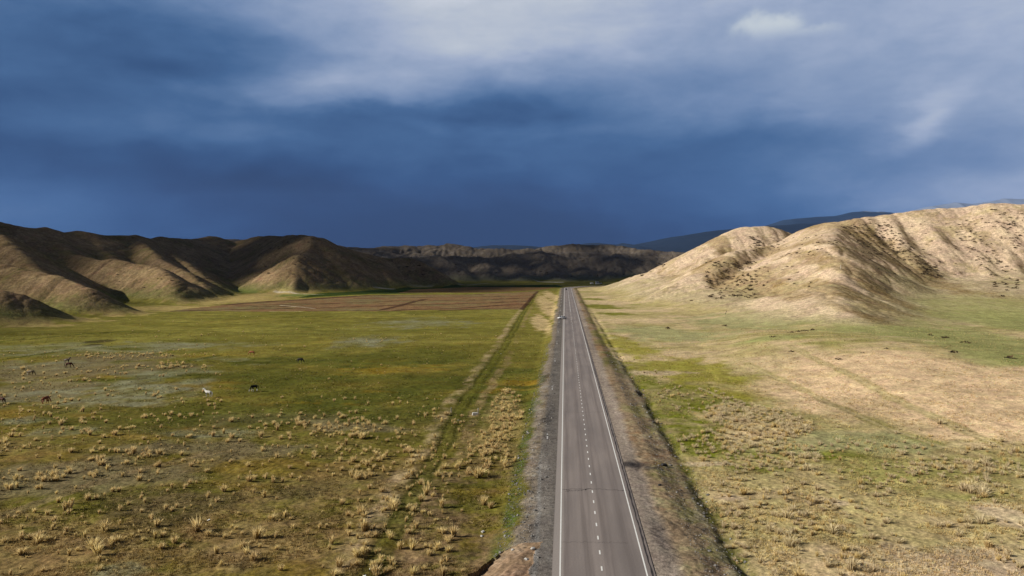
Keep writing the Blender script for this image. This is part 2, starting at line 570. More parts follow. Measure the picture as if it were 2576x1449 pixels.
RR = steps_r()
half = math.radians(37.5)
dense = np.linspace(-half, half, 860)
coarse = np.linspace(half, 2 * math.pi - half, 70)[1:-1]
AA = np.concatenate([dense, coarse])
NA, NR = len(AA), len(RR)
print('grid', NA, NR, NA * NR)
A, R = np.meshgrid(AA, RR)
GX = (R * np.sin(A - YAW))
GY = (R * np.cos(A - YAW))
CELL = np.maximum(R * (2 * half / 860), np.gradient(RR)[:, None] * 0.5)
GZ, GUP, GGRP = height(GX, GY, CELL)

# normals from the lattice
P3 = np.stack([GX, GY, GZ], -1)
dA = np.roll(P3, -1, 1) - np.roll(P3, 1, 1)
dR = np.gradient(P3, axis=0)
NRM = np.cross(dA, dR)
NRM /= np.linalg.norm(NRM, axis=-1, keepdims=True) + 1e-12
NRM[NRM[..., 2] < 0] *= -1


# ------------------------------------------------------------------ what grows where: albedo of the ground
def line_mask(x, y, pts, width, wob=0.0, seed=1):
    p = np.array(pts)[:, :2]
    best = np.full(x.shape, 1e9)
    for a, b in zip(p[:-1], p[1:]):
        d = b - a
        u = np.clip(((x - a[0]) * d[0] + (y - a[1]) * d[1]) / (d @ d), 0, 1)
        best = np.minimum(best, np.hypot(x - a[0] - u * d[0], y - a[1] - u * d[1]))
    if wob:
        best = best + wob * perlin(x / 7, y / 7, seed)
    return sstep(width, width * 0.5, best)


def spots(x, y, lst, seed, rag=0.45, sc_=9.0):
    """ragged patches; lst holds (picture x, picture y, half width, half height)"""
    m = np.zeros(x.shape)
    wob = rag * (perlin(x / sc_, y / (sc_ * 1.6), seed) + .6 * perlin(x / sc_ * 2.7, y / sc_ * 2.0, seed + 1))
    cs = hit([(a, b) for (a, b, _, _) in lst])
    for (a, b, rx, ry), c in zip(lst, cs):
        D = float((c - CAM) @ _fw)
        sx, sy = rx / FPX * D, ry * D * D / (FPX * 26.5)
        dx, dy = x - c[0], y - c[1]
        u = dx * _rt[0] + dy * _rt[1]
        v = dx * -_rt[1] + dy * _rt[0]
        r = np.sqrt((u / sx) ** 2 + (v / sy) ** 2) + wob
        m = np.maximum(m, sstep(1.25, 0.55, r))
    return m


def mixc(c, col, m):
    return c + (np.array(col, np.float32) - c) * m[..., None]


FIELD = np.array([p[:2] for p in hit([(416, 783), (700, 783), (1000, 782), (1311, 779), (1345, 740), (1354, 732), (1207, 740), (927, 743), (745, 753), (600, 762)])])
FIELD2 = np.array([p[:2] for p in hit([(1000, 737), (1210, 736), (1356, 730), (1405, 722), (1200, 722), (1040, 728)])])
GREENBAND = np.array([p[:2] for p in hit([(745, 750), (930, 740), (1200, 735), (1420, 722), (1400, 717), (1200, 719), (1000, 726), (800, 738)])])


def paint(x, y, z, up, grp, nrm, cell):
    x32, y32 = x, y
    t = road_t(x, y)
    D = y * math.cos(YAW) - x * math.sin(YAW)
    n1 = fbm(x, y, [(60, .6), (26, .5), (11, .35), (5, .25)], 101, cell)
    n2 = fbm(x, y, [(34, .6), (13, .5), (5, .35), (2.2, .3), (1.0, .25)], 121, cell)
    n3 = fbm(x, y / 1.3, [(7, .5), (3, .5), (1.4, .45), (.6, .4)], 141, cell)
    nst = fbm(x / 2.5, y, [(24, .6), (9, .5), (4, .4)], 161, cell)
    # ---- west pasture
    green, lush, olive = (.138, .122, .030), (.082, .084, .020), (.205, .150, .040)
    brown, dirt = (.230, .162, .074), (.300, .215, .118)
    c = np.zeros(x.shape + (3,), np.float32)
    c[:] = green
    c = mixc(c, lush, sstep(.0, .45, n1 + .45 * n2))
    c = mixc(c, olive, sstep(.0, .6, nst - .2 * n1) * .9)
    near = sstep(165, 80, D + 22 * n1)
    c = mixc(c, brown, np.clip(near * sstep(-.65, .35, n2 + .5 * n1) * .95, 0, 1))
    c = mixc(c, dirt, np.clip(near * sstep(.25, .9, n2 - .3 * n1) * .8, 0, 1))
    c = mixc(c, (.20, .125, .022), sstep(.22, .7, n2 * .7 + nst * .6) * .75 * sstep(70, 130, D))         # yellowed moss
    west = sstep(-6.0, -9.0, t)
    c = mixc(c, (.225, .200, .055), sstep(170, 320, D + 30 * nst) * np.clip(.55 + .7 * nst + .3 * n1, 0, 1))
    c = mixc(c, (.052, .052, .016), near * sstep(.15, .6, -n1 + .5 * n2) * .6)
    strip = sstep(-24, -19, t) * sstep(130, 95, D + 12 * n2)
    c = mixc(c, (.175, .122, .066), west * strip * sstep(-.5, .3, n2 + .4 * n3) * .85)
    c = mixc(c, (.060, .062, .020), west * strip * sstep(.2, .6, n1 - .3 * n3) * .8)
    c = mixc(c, (.062, .082, .020), west * sstep(1.6, .5, np.abs(t + 9.2 + .8 * n2)) * sstep(175, 140, D) * np.clip(.6 + .8 * n3, 0, 1))
    BARE = [(330, 985, 190, 34), (430, 940, 140, 14), (230, 880, 230, 12), (480, 865, 180, 9), (60, 885, 130, 12), (120, 920, 130, 10), (1050, 812, 130, 12), (930, 858, 90, 15),
            (560, 905, 80, 7), (620, 915, 60, 6), (140, 870, 160, 8), (40, 1000, 90, 16), (260, 1015, 120, 14), (300, 1440, 60, 22), (190, 1085, 90, 14), (60, 1060, 80, 10), (560, 1090, 120, 14)]
    salt = spots(x, y, BARE, 201, .55, 8.0)
    DRY = [(150, 930, 230, 30), (60, 985, 160, 40), (300, 900, 150, 14), (420, 925, 80, 12), (700, 1050, 160, 14), (900, 1075, 120, 12), (200, 1190, 260, 50), (500, 1130, 240, 24)]
    c = mixc(c, (.185, .150, .082), west * spots(x, y, DRY, 231, .6, 9.0) * .85)
    c = mixc(c, (.205, .200, .125), west * salt * np.clip(.45 + .9 * nst + .6 * n3, 0, .9))
    c = mixc(c, lush, west * spots(x, y, [(640, 1040, 500, 26), (1080, 960, 170, 24), (1000, 900, 200, 22), (700, 950, 180, 30), (300, 1060, 220, 14)], 241, .5, 12) * .7)
    # the strip of dry bright stalks and the pale verge further on
    c = mixc(c, (.34, .26, .12), west * spots(x, y, [(1270, 1040, 46, 60), (1240, 1110, 50, 40)], 251, .4, 4) * .6)
    c = mixc(c, (.48, .36, .19), west * spots(x, y, [(1380, 770, 26, 40), (1360, 810, 24, 24), (1388, 745, 18, 14)], 252, .5, 7) * np.clip(.9 + .4 * n3, 0, 1))
    c = mixc(c, (.40, .30, .13), west * spots(x, y, [(60, 812, 120, 5), (180, 797, 80, 5), (430, 775, 140, 8), (590, 755, 130, 10), (700, 740, 90, 8), (310, 772, 60, 7), (640, 745, 60, 9)], 253, .5, 9) * .8)
    c = mixc(c, (.15, .17, .05), west * spots(x, y, [(620, 722, 70, 6), (780, 742, 90, 4)], 254, .4, 9))
    # wheel tracks beside the road, a hoof path
    tof = x - np.interp(y, [60, 140, 220, 420, 720], [-16.4, -19.3, -19.3, -23.2, -26.5]) + .5 * perlin(x / 9, y / 14, 61) + .7 * perlin(x / 60, y / 45, 62)
    on = sstep(735, 690, y) * sstep(44, 52, y)
    c = mixc(c, (.345, .262, .155), on * sstep(1.9, .5, np.abs(tof + 3.0 + .7 * n2)) * np.clip(.5 + .9 * n3 + .4 * n2, 0, 1) * .8)
    c = mixc(c, (.265, .190, .100), on * sstep(1.4, .5, np.abs(tof - 3.0 + .6 * n2)) * np.clip(.35 + .9 * n3 + .6 * n1, 0, 1) * .85)
    c = mixc(c, (.100, .098, .022), on * sstep(1.5, .8, np.abs(tof)) * .6)
    c = mixc(c, (.062, .060, .016), on * sstep(.6, .2, np.abs(np.abs(tof) - 1.0)) * np.clip(.5 + .6 * n3 + .7 * n2, 0, 1) * .85)
    hp = hit([(0, 1300), (150, 1245), (300, 1195), (420, 1165), (520, 1140)])
    c = mixc(c, (.22, .165, .09), line_mask(x, y, hp, 1.2, .5, 64) * .6)
    for pl in ([(300, 935), (420, 920), (560, 892)], [(0, 860), (200, 842), (330, 835), (560, 828)], [(0, 905), (180, 878), (330, 868)]):
        c = mixc(c, (.045, .060, .012), line_mask(x, y, hit(pl), 1.3, .8, 65) * .7)
    dk = spots(x, y, [(255, 858, 34, 5), (235, 866, 22, 3)], 266, .3, 5)
    c = mixc(c, (.06, .05, .02), dk * .9)
    # ---- ploughed land
    fm = inside(FIELD, x, y).astype(float)
    fcol = np.zeros_like(c)
    fcol[:] = (.205, .122, .058)
    fcol = mixc(fcol, (.185, .145, .064), sstep(-.3, .3, n1 + nst))
    fcol = mixc(fcol, (.225, .115, .060), sstep(.1, .7, nst))
    c = c * (1 - fm[..., None]) + fcol * fm[..., None]
    f2 = inside(FIELD2, x, y) * (1 - fm)
    c = mixc(c, (.20, .125, .058), f2)
    gb = inside(GREENBAND, x, y) * (1 - fm) * (1 - f2)
    c = mixc(c, (.040, .058, .014), gb)
    for pl, wd in (([(440, 782), (745, 776), (1010, 767), (1240, 762), (1330, 757)], 1.0), ([(600, 769), (800, 765), (1000, 757), (1200, 755), (1340, 750)], 1.1), ([(780, 783), (960, 780), (1068, 753)], .9),
                   ([(1000, 781), (1160, 775), (1260, 767), (1330, 766)], 1.2), ([(1115, 782), (1300, 774)], 1.0), ([(570, 766), (745, 755), (927, 744), (1207, 741)], 1.6), ([(1312, 779), (1345, 741), (1354, 733)], .55),
                   ([(640, 772), (760, 770)], .8), ([(900, 751), (1060, 748), (1330, 744)], 1.3)):
        c = mixc(c, (.060, .030, .018), line_mask(x, y, hit(pl), wd * 3.6, .8, 66) * .85)
    for pl, wd, cc in (([(707, 769), (750, 772), (790, 776)], 1.3, (.5, .42, .28)), ([(690, 732), (740, 737), (815, 741)], 2.0, (.5, .43, .32)), ([(1280, 703), (1350, 706), (1413, 710)], 4.0, (.42, .38, .32)),
                       ([(940, 722), (990, 727)], 3.0, (.45, .40, .32)), ([(1030, 716), (1150, 714), (1230, 712)], 5.0, (.30, .27, .16)), ([(1455, 730), (1520, 731), (1557, 729)], 3.2, (.55, .46, .26)),
                       ([(680, 783), (760, 784)], .9, (.4, .33, .2))):
        c = mixc(c, cc, line_mask(x, y, hit(pl), wd * 1.2, .6, 67) * .9)
    # ---- east side
    e = np.zeros_like(c)
    e[:] = (.375, .305, .150)
    e = mixc(e, (.470, .360, .215), sstep(-.3, .5, n1 + .5 * n2))
    e = mixc(e, (.215, .200, .066), sstep(.0, .7, nst + .4 * n2 - .4 * n1) * .8)
    e = mixc(e, (.30, .205, .10), sstep(.35, .9, n3) * .5)
    LUSH = [(1640, 1010, 70, 60), (1700, 1070, 110, 60), (1750, 1120, 80, 40), (1610, 950, 40, 40), (1720, 1200, 40, 60), (1900, 1180, 90, 10), (1750, 1000, 150, 40), (2090, 1140, 90, 10)]
    e = mixc(e, (.130, .138, .022), spots(x, y, LUSH, 301, .75, 6) * np.clip(.75 + .6 * n3 + .5 * n2, 0, 1))
    e = mixc(e, (.240, .215, .045), spots(x, y, [(1700, 920, 130, 26), (1780, 950, 120, 22), (1560, 860, 60, 20), (1870, 990, 110, 22), (1600, 880, 60, 14)], 302, .5, 6) * .85)
    e = mixc(e, (.150, .150, .028), spots(x, y, [(1540, 790, 50, 4), (1500, 770, 60, 4), (1530, 775, 40, 3), (1490, 752, 26, 3)], 303, .4, 8) * .9)
    e = mixc(e, (.285, .270, .130), spots(x, y, [(1900, 800, 160, 20), (2000, 1120, 160, 20), (2200, 1110, 150, 30), (1700, 845, 150, 14), (1620, 830, 80, 10)], 304, .5, 9) * .9)
    e = mixc(e, (.560, .410, .255), spots(x, y, [(2300, 930, 330, 55), (2450, 1010, 330, 70), (2150, 985, 260, 55), (2500, 1080, 250, 30), (2560, 1440, 260, 40), (2250, 1010, 200, 40)], 305, .3, 14) * np.clip(.9 + .25 * n3 + .2 * n2, 0, 1))
    e = mixc(e, (.46, .36, .24), spots(x, y, [(2400, 1420, 300, 60), (1650, 938, 80, 7), (1780, 1165, 80, 6), (2100, 1260, 50, 10), (2550, 1300, 90, 40), (1840, 1250, 60, 8)], 306, .5, 5) * .8)
    e = mixc(e, (.265, .262, .105), spots(x, y, [(2300, 830, 240, 30), (2480, 860, 280, 44), (2400, 780, 300, 40), (2560, 900, 160, 30), (2300, 760, 160, 24), (1950, 850, 100, 8)], 307, .35, 16) * np.clip(.9 + .3 * nst, 0, 1))
    e = mixc(e, (.30, .28, .12), sstep(330, 420, D) * sstep(110, 170, x) * .6)
    for pl in ([(1985, 870), (2150, 950), (2330, 1040), (2500, 1120)], [(1880, 915), (2060, 1000), (2200, 1060), (2360, 1120)], [(1760, 975), (1900, 1035), (2000, 1080)]):
        e = mixc(e, (.20, .185, .055), line_mask(x, y, hit(pl), 1.6, .8, 68) * .5)
        pp = hit(pl)
        pp[:, 1] -= 1.9
        e = mixc(e, (.47, .38, .22), line_mask(x, y, pp, .6, .2, 69) * .55)
    e = e * np.float32(1.10)
    east = sstep(9.0, 11.0, t)
    c = c * (1 - east[..., None]) + e * east[..., None]
    # ---- road verges
    gcol = np.zeros_like(c)
    gcol[:] = (.205, .170, .130)
    gcol = mixc(gcol, (.235, .215, .185), sstep(.25, .8, n3))
    gcol = mixc(gcol, (.082, .074, .066), sstep(.2, .8, -n3 + .3 * n2))
    gl = sstep(-9.0, -7.9, t + 1.3 * n2 + .6 * n1) * (t < 0)
    rust = np.zeros_like(c)
    rust[:] = (.165, .115, .062)
    lcol = gcol * 1.0
    lcol = mixc(lcol, rust[..., :] * 0 + np.array((.170, .120, .062), np.float32), (sstep(.0, .6, n2 - .3 * n3) * sstep(-9, -6.5, t) * .7) if True else 0)
    lcol = mixc(lcol, (.075, .085, .026), sstep(.15, .7, n2 + .2 * n1) * sstep(-6.6, -8.6, t) * .85)
    lcol = mixc(lcol, (.142, .128, .114), sstep(-7.0, -6.2, t + .3 * n2) * .9)                        # driven-on dark shoulder
    lcol = mixc(lcol, (.20, .19, .175), sstep(.35, .0, np.abs(t + 6.2 + .35 * np.sin(y / 14.0) + .2 * n2)) * sstep(125, 95, y) * .8)
    lcol = mixc(lcol, (.18, .17, .155), sstep(.2, .7, n1 + .3 * np.sin(x * 2 + y * .6)) * sstep(-6.6, -5.6, t) * sstep(110, 75, y) * .5)
    c = c * (1 - gl[..., None]) + lcol * gl[..., None]
    rcol = np.zeros_like(c)
    rcol[:] = (.285, .235, .190)
    rcol = mixc(rcol, (.235, .192, .155), sstep(.1, .6, n2))
    rcol = mixc(rcol, (.30, .25, .205), sstep(.25, .8, n3) * .7)
    vg = gcol * np.array((1.35, 1.22, 1.02), np.float32)
    vg = mixc(vg, (.200, .115, .060), sstep(.05, .6, n2 - .3 * n1) * .75)
    vg = mixc(vg, (.120, .118, .034), sstep(-.1, .5, n1 + .6 * n3 + .12 * (t - 8.5)) * .8)
    vg = mixc(vg, (.27, .22, .135), sstep(.2, .8, n3 - .2 * n2) * .6)
    kv = sstep(5.9, 7.3, t + .5 * n2)
    rcol = rcol * (1 - kv[..., None]) + vg * kv[..., None]
    rcol = mixc(rcol, (.30, .26, .19), sstep(.9, .2, np.abs(t - 11.3)) * sstep(300, 200, y) * np.clip(.3 + .8 * n3, 0, 1) * .8)
    lim = 12.6 - 2.6 * sstep(150, 330, y)
    gr = sstep(.5, -.4, t - lim + .8 * n2) * (t > 0)
    c = c * (1 - gr[..., None]) + rcol * gr[..., None]
    c = mixc(c, (.085, .088, .020), sstep(1.3, .3, np.abs(t - 12.75 + .9 * n2)) * sstep(260, 150, y) * np.clip(.6 + .8 * n3, 0, 1))
    tone_n = 1 + np.clip(.30 * n3 + .16 * n2, -.5, .6)  # random mottling of grass and soil tone
    c = c * np.where(np.abs(t) < 5.5, 1, tone_n)[..., None].astype(np.float32)
    scorch = hit([(1590, 1168), (1640, 1176)])
    for p_, rr in ((scorch[0], 3.0), (scorch[1], 1.8)):
        dd = np.hypot((x - p_[0]) / 1.5, y - p_[1]) / rr + .5 * n3
        c = mixc(c, (.050, .045, .045), sstep(1.0, .25, dd) * .85)
    # ---- cutting
    cm = CUT_MASK(x, y)
    ccol = np.zeros_like(c)
    ccol[:] = (.235, .158, .098)
    ccol = mixc(ccol, (.29, .21, .14), sstep(0, .6, n3))
    c = c * (1 - cm[..., None]) + ccol * cm[..., None]
    # ---- hills
    hw = sstep(.5, 5.0, up + 1.5 * n2)
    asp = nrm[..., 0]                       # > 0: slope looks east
    hs = fbm(x, y, [(46, .6), (18, .5), (7, .45), (3, .45), (1.6, .4)], 181, cell)
    hc = np.zeros_like(c)
    hE = np.zeros_like(c)
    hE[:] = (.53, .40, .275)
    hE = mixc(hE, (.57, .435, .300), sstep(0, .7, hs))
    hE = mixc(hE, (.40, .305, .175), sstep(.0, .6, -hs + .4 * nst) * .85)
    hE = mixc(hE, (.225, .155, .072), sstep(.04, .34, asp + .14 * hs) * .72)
    hE = mixc(hE, (.32, .285, .135), sstep(20, 5, up + 7 * hs + 5 * nst) * .5)
    hE = mixc(hE, (.58, .44, .30), spots(x, y, [(2000, 755, 95, 20), (2090, 690, 30, 14)], 411, .4, 12) * .8)
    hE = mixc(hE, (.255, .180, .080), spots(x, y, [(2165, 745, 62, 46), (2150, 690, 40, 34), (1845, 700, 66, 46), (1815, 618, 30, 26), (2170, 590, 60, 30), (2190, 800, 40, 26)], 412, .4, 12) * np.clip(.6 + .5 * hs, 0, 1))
    hW = np.zeros_like(c)
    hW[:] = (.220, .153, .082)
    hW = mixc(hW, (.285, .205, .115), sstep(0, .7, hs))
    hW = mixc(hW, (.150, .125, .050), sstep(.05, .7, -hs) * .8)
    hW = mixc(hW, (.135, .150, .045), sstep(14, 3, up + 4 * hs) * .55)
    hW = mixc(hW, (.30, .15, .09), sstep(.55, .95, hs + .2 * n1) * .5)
    hF = np.zeros_like(c)
    hF[:] = (.185, .150, .112)
    strat = np.sin(z * .62 + 2.2 * perlin(x / 90, y / 90, 71) + .8 * hs)
    hF = mixc(hF, (.215, .185, .160), sstep(.55, 1.0, strat) * sstep(25, 45, z) * .7)
    hF = mixc(hF, (.125, .098, .070), sstep(.1, .8, -hs) * .8)
    hF = mixc(hF, (.12, .13, .07), sstep(16, 4, up) * .6)
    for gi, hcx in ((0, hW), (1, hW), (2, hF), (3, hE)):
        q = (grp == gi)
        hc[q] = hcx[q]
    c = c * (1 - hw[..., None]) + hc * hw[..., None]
    return np.clip(c, .004, .8), fm, cm


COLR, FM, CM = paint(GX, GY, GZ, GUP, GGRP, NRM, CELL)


def earth_mat(name, fine, bump, sat=1.0):
    m, nt, b = new_mat(name)
    at_ = nt.n('ShaderNodeAttribute', attribute_name='tint')
    g = nt.n('ShaderNodeNewGeometry')
    pos = g.outputs['Position']
    n_a = nt.noise(pos, 1.0 / fine, 5.0, 0.65)
    n_b = nt.noise(nt.vmath('ADD', pos, (31, 7, 3)), 1.0 / (fine * 5.5), 4.0, 0.6)
    n_c = nt.noise(nt.vmath('ADD', pos, (5, 51, 8)), 3.6 / fine, 3.0, 0.6)
    k = nt.math('ADD', nt.rangemap(n_a.outputs['Fac'], .30, .70, .60, 1.38, False), nt.rangemap(n_b.outputs['Fac'], .3, .7, -.16, .16, False))
    k = nt.math('MULTIPLY', k, nt.rangemap(n_c.outputs['Fac'], .30, .70, .66, 1.34, False))
    hsv = nt.n('ShaderNodeHueSaturation')
    nt.put(hsv.inputs['Color'], at_.outputs['Color'])
    nt.put(hsv.inputs['Hue'], nt.rangemap(n_b.outputs['Fac'], .3, .7, .488, .512, False))
    nt.put(hsv.inputs['Value'], k)
    hsv.inputs['Saturation'].default_value = sat
    nt.put(b.inputs['Base Color'], hsv.outputs[0])
    b.inputs['Roughness'].default_value = 1.0
    b.inputs['Specular IOR Level'].default_value = 0.0
    bp = nt.n('ShaderNodeBump')
    bp.inputs['Strength'].default_value = 0.55
    bp.inputs['Distance'].default_value = bump
    nt.put(bp.inputs['Height'], n_a.outputs['Fac'])
    nt.put(b.inputs['Normal'], bp.outputs[0])
    return m


M_GROUND = earth_mat('steppe_ground', 0.55, 0.22, 1.06)
M_HILL = earth_mat('dry_hill_grass', 2.2, 1.0, 1.04)
M_FIELD = earth_mat('ploughed_soil', 1.1, 0.25)

# face classes of the lattice
I0 = np.arange(NR * NA).reshape(NR, NA)
F = np.stack([I0[:-1], np.roll(I0, -1, 1)[:-1], np.roll(I0, -1, 1)[1:], I0[1:]], -1).reshape(-1, 4)
cls = np.zeros((NR, NA), np.int8)
hillv = GUP > 2.5
for gi in range(4):
    cls[hillv & (GGRP == gi)] = 1 + gi
cls[(FM > .5) & ~hillv] = 5
cls[CM > .5] = 6
fcls = cls.ravel()[F[:, 0]]
NAMES = {0: ('ground', M_GROUND), 1: ('hills_west', M_HILL), 2: ('hill_central', M_HILL), 3: ('hills_far', M_HILL), 4: ('hills_east', M_HILL), 5: ('ploughed_field', M_FIELD), 6: ('earth_cutting', M_FIELD)}
VP, VC, VN = P3.reshape(-1, 3), COLR.reshape(-1, 3), NRM.reshape(-1, 3)


def grid_mesh(name, verts, faces, cols=None, norms=None):
    me = bpy.data.meshes.new(name)
    nf, k = faces.shape
    me.vertices.add(len(verts))
    me.vertices.foreach_set('co', np.ascontiguousarray(verts, np.float32).ravel())
    me.loops.add(nf * k)
    me.loops.foreach_set('vertex_index', np.ascontiguousarray(faces, np.int32).ravel())
    me.polygons.add(nf)
    me.polygons.foreach_set('loop_start', np.arange(0, nf * k, k, dtype=np.int32))
    me.polygons.foreach_set('use_smooth', np.ones(nf, bool))
    if cols is not None:
        a = me.attributes.new('tint', 'FLOAT_COLOR', 'POINT')
        a.data.foreach_set('color', np.concatenate([cols, np.ones((len(cols), 1))], 1).astype(np.float32).ravel())
    me.update()
    if norms is not None:
        me.normals_split_custom_set_from_vertices(np.ascontiguousarray(norms, np.float32))
    return me


def link(name, me, mat=None, parent=None, **props):
    o = bpy.data.objects.new(name, me)
    if mat is not None and me is not None and not me.materials:
        me.materials.append(mat)
    COL.objects.link(o)
    if parent is not None:
        o.parent = parent
    for k, v in props.items():
        if v is not None:
            o[k] = v
    return o


for ci, (nm, mt) in NAMES.items():
    f = F[fcls == ci]
    used, inv = np.unique(f, return_inverse=True)
    link(nm, grid_mesh(nm, VP[used], inv.reshape(-1, 4), VC[used], VN[used]), mt, kind='structure')


# ------------------------------------------------------------------ far mountains
def mountain(name, pts, D, depth, snow_lo, col, seed):
    px = np.array([p[0] for p in pts], float)
    zz = np.array([at(p[0], p[1], D)[2] for p in pts])
    xs = np.linspace(px[0], px[-1], 420)
    crest = np.interp(xs, px, zz)
    rows = np.linspace(-1, 1, 70)
    X, T = np.meshgrid(xs, rows)
    rr = D + T * depth
    Xc = (X - 1288) / FPX * D
    wx = Xc * _rt[0] + rr * _fw[0]
    wy = Xc * _rt[1] + rr * _fw[1]
    prof = np.clip(1 - np.abs(T) ** 1.25, 0, 1)
    nz = fbm(wx, wy, [(depth * .9, .12), (depth * .4, .09), (depth * .18, .05), (depth * .09, .025), (depth * .045, .015)], seed)
    rid = (1 - np.abs(perlin(wx / (depth * .35), wy / (depth * .9), seed + 9))) - .6
    Z = crest[None] * prof * (1 + (nz * 1.2 + .16 * rid) * (np.abs(T) ** .6 * 1.5 + .10)) - 15
    i = np.arange(X.size).reshape(X.shape)
    f = np.stack([i[:-1, :-1], i[:-1, 1:], i[1:, 1:], i[1:, :-1]], -1).reshape(-1, 4)
    m, nt, b = new_mat(name + '_rock')
    g = nt.n('ShaderNodeNewGeometry')
    s = nt.n('ShaderNodeSeparateXYZ')
    nt.put(s.inputs[0], g.outputs['Position'])
    nn = nt.noise(g.outputs['Position'], 1 / 420.0, 6, .65)
    hz = nt.math('ADD', s.outputs[2], nt.math('MULTIPLY', nt.math('SUBTRACT', nn.outputs['Fac'], .5), 700.0))
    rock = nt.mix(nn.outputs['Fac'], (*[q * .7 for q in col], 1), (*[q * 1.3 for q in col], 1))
    nt.put(b.inputs['Base Color'], nt.mix(nt.rangemap(hz, snow_lo, snow_lo + 90), rock, (.50, .52, .55, 1)))  # snow greyed: cloud shade and haze are put into its colour
    return link(name, grid_mesh(name, np.stack([wx, wy, Z], -1).reshape(-1, 3), f), m, kind='structure')


mountain('mountains_low', [(700, 640), (900, 634), (1100, 630), (1170, 624), (1240, 615), (1290, 613), (1340, 616), (1400, 622), (1441, 614), (1469, 608), (1506, 606), (1549, 611), (1565, 607), (1593, 612), (1620, 607), (1650, 600),
                           (1689, 591), (1775, 578), (1850, 571), (1937, 566), (2100, 560), (2400, 560), (2700, 560), (3200, 570)], 9000, 2600, 5000, (.009, .018, .034), 401)  # blue of the haze is mixed into the rock colour, next range too
mountain('mountains_snowy', [(1500, 640), (1700, 610), (1850, 590), (1937, 566), (1967, 553), (2031, 546), (2095, 538), (2138, 528), (2170, 527), (2202, 531), (2250, 536), (2400, 540), (2700, 530), (3200, 540)], 14000, 3600, 960, (.014, .027, .05), 421)
mountain('mountains_distant', [(1900, 620), (2100, 560), (2278, 530), (2351, 517), (2402, 504), (2440, 508), (2522, 493), (2576, 499), (2650, 490), (2800, 500), (3300, 530)], 20500, 4200, 2300, (.20, .235, .30), 441)  # pale haze put into the rock colour to blend with the sky

# ------------------------------------------------------------------ air
hz_bm = bmesh.new()
bmesh.ops.create_cube(hz_bm, size=1.0)
bmesh.ops.scale(hz_bm, vec=(56000, 56000, 2600), verts=hz_bm.verts)
bmesh.ops.translate(hz_bm, vec=(0, 0, 1300 - 17), verts=hz_bm.verts)
hz_me = bpy.data.meshes.new('haze')
hz_bm.to_mesh(hz_me)
hm = bpy.data.materials.new('air')
hm.use_nodes = True
hnt = NT(hm.node_tree)
ho = hnt.n('ShaderNodeOutputMaterial')
pv = hnt.n('ShaderNodeVolumePrincipled')
pv.inputs['Color'].default_value = (.25, .46, 1.0, 1)
pv.inputs['Density'].default_value = 1.2e-5
pv.inputs['Anisotropy'].default_value = 0.0
hnt.t.links.new(pv.outputs[0], ho.inputs['Volume'])
USE_HAZE = True
if USE_HAZE:
    link('haze', hz_me, hm, kind='stuff')

# ------------------------------------------------------------------ unseen cloud added out to the west, shaped to shade the hills
CLOUD_Z = 3300.0


def shade_share(x, y):
    """1 where the ground is meant to lie in shade"""
    D = y * math.cos(YAW) - x * math.sin(YAW)
    Xc = x * math.cos(YAW) + y * math.sin(YAW)
    wob = 26 * perlin(x / 130, y / 130, 501) + 12 * perlin(x / 50, y / 50, 502)
    px = 1288 + Xc / np.maximum(D, 1) * FPX
    s = sstep(910, 950, D + wob)                                   # everything beyond the ploughed land
    s = np.where(px > 1500, sstep(1000, 1060, D + wob * .5) * sstep(1760, 1660, px), s)
    westhill = sstep(640, 520, px) * sstep(360 + 0.9 * np.clip(px, 0, 600) * .55, 385 + 0.9 * np.clip(px, 0, 600) * .55, D + wob * .6)
    s = np.maximum(s, np.where(px < 700, sstep(-30, 30, D - (392 + 0.42 * np.clip(px, -400, 700) - 84 * sstep(260, 60, px)) + wob * .25), 0))
    s = np.maximum(s, np.where(px < 1440, sstep(-25, 25, D - 770 - 170 * sstep(1250, 1420, px) + wob * .5), 0))
    s = s * (1 - .9 * sstep(.38, .7, perlin(x / 85, y / 150, 521)) * sstep(1050, 1200, D))
    for (cx, cd, rx, ry) in ((322, 612, 36, 66), (458, 690, 20, 36), (668, 790, 26, 48), (620, 815, 22, 36), (165, 432, 17, 16), (700, 705, 50, 45), (585, 690, 32, 46)):
        xx = (cx - 1288) / FPX * cd
        r = np.hypot((Xc - xx) / rx, (D - cd) / ry) + wob / 240
        s = s * (1 - sstep(1.1, .75, r))
    return s


gx = np.arange(-1500, 1700, 24.0)
gy = np.arange(250, 2700, 24.0)
SX, SY = np.meshgrid(gx, gy)
HX, HY = SX.copy(), SY.copy()
done = np.zeros(SX.shape, bool)
for lev in np.arange(90, -2, -4.0):
    tx, ty = SX - SUN[0] / SUN[2] * (25 - lev), SY - SUN[1] / SUN[2] * (25 - lev)
    hz_ = height(tx, ty, 20.0, False)[0]
    new = (~done) & (hz_ >= lev)
    HX[new], HY[new] = tx[new], ty[new]
    done |= new
HX[~done], HY[~done] = (SX - SUN[0] / SUN[2] * 26)[~done], (SY - SUN[1] / SUN[2] * 26)[~done]
shade = shade_share(HX, HY)
k_ = (CLOUD_Z - 25) / SUN[2]
CX, CY = SX + SUN[0] * k_, SY + SUN[1] * k_
thick = np.where(shade > .5, 30 + 260 * np.sqrt(np.clip(shade - .5, 0, 1)), 0)
bil = 60 * np.abs(perlin(CX / 220, CY / 220, 511)) + 30 * np.abs(perlin(CX / 90, CY / 90, 512))
zt, zb = CLOUD_Z + thick + bil, CLOUD_Z - .12 * thick - .4 * bil
nyc, nxc = SX.shape
idx = np.arange(nyc * nxc).reshape(nyc, nxc)
cloud_gap = np.random.default_rng(77).random((nyc - 1, nxc - 1)) < np.where(HY[:-1, :-1] > 1080, .13, .035)  # random gaps pass a set share of sunlight to the shaded hills
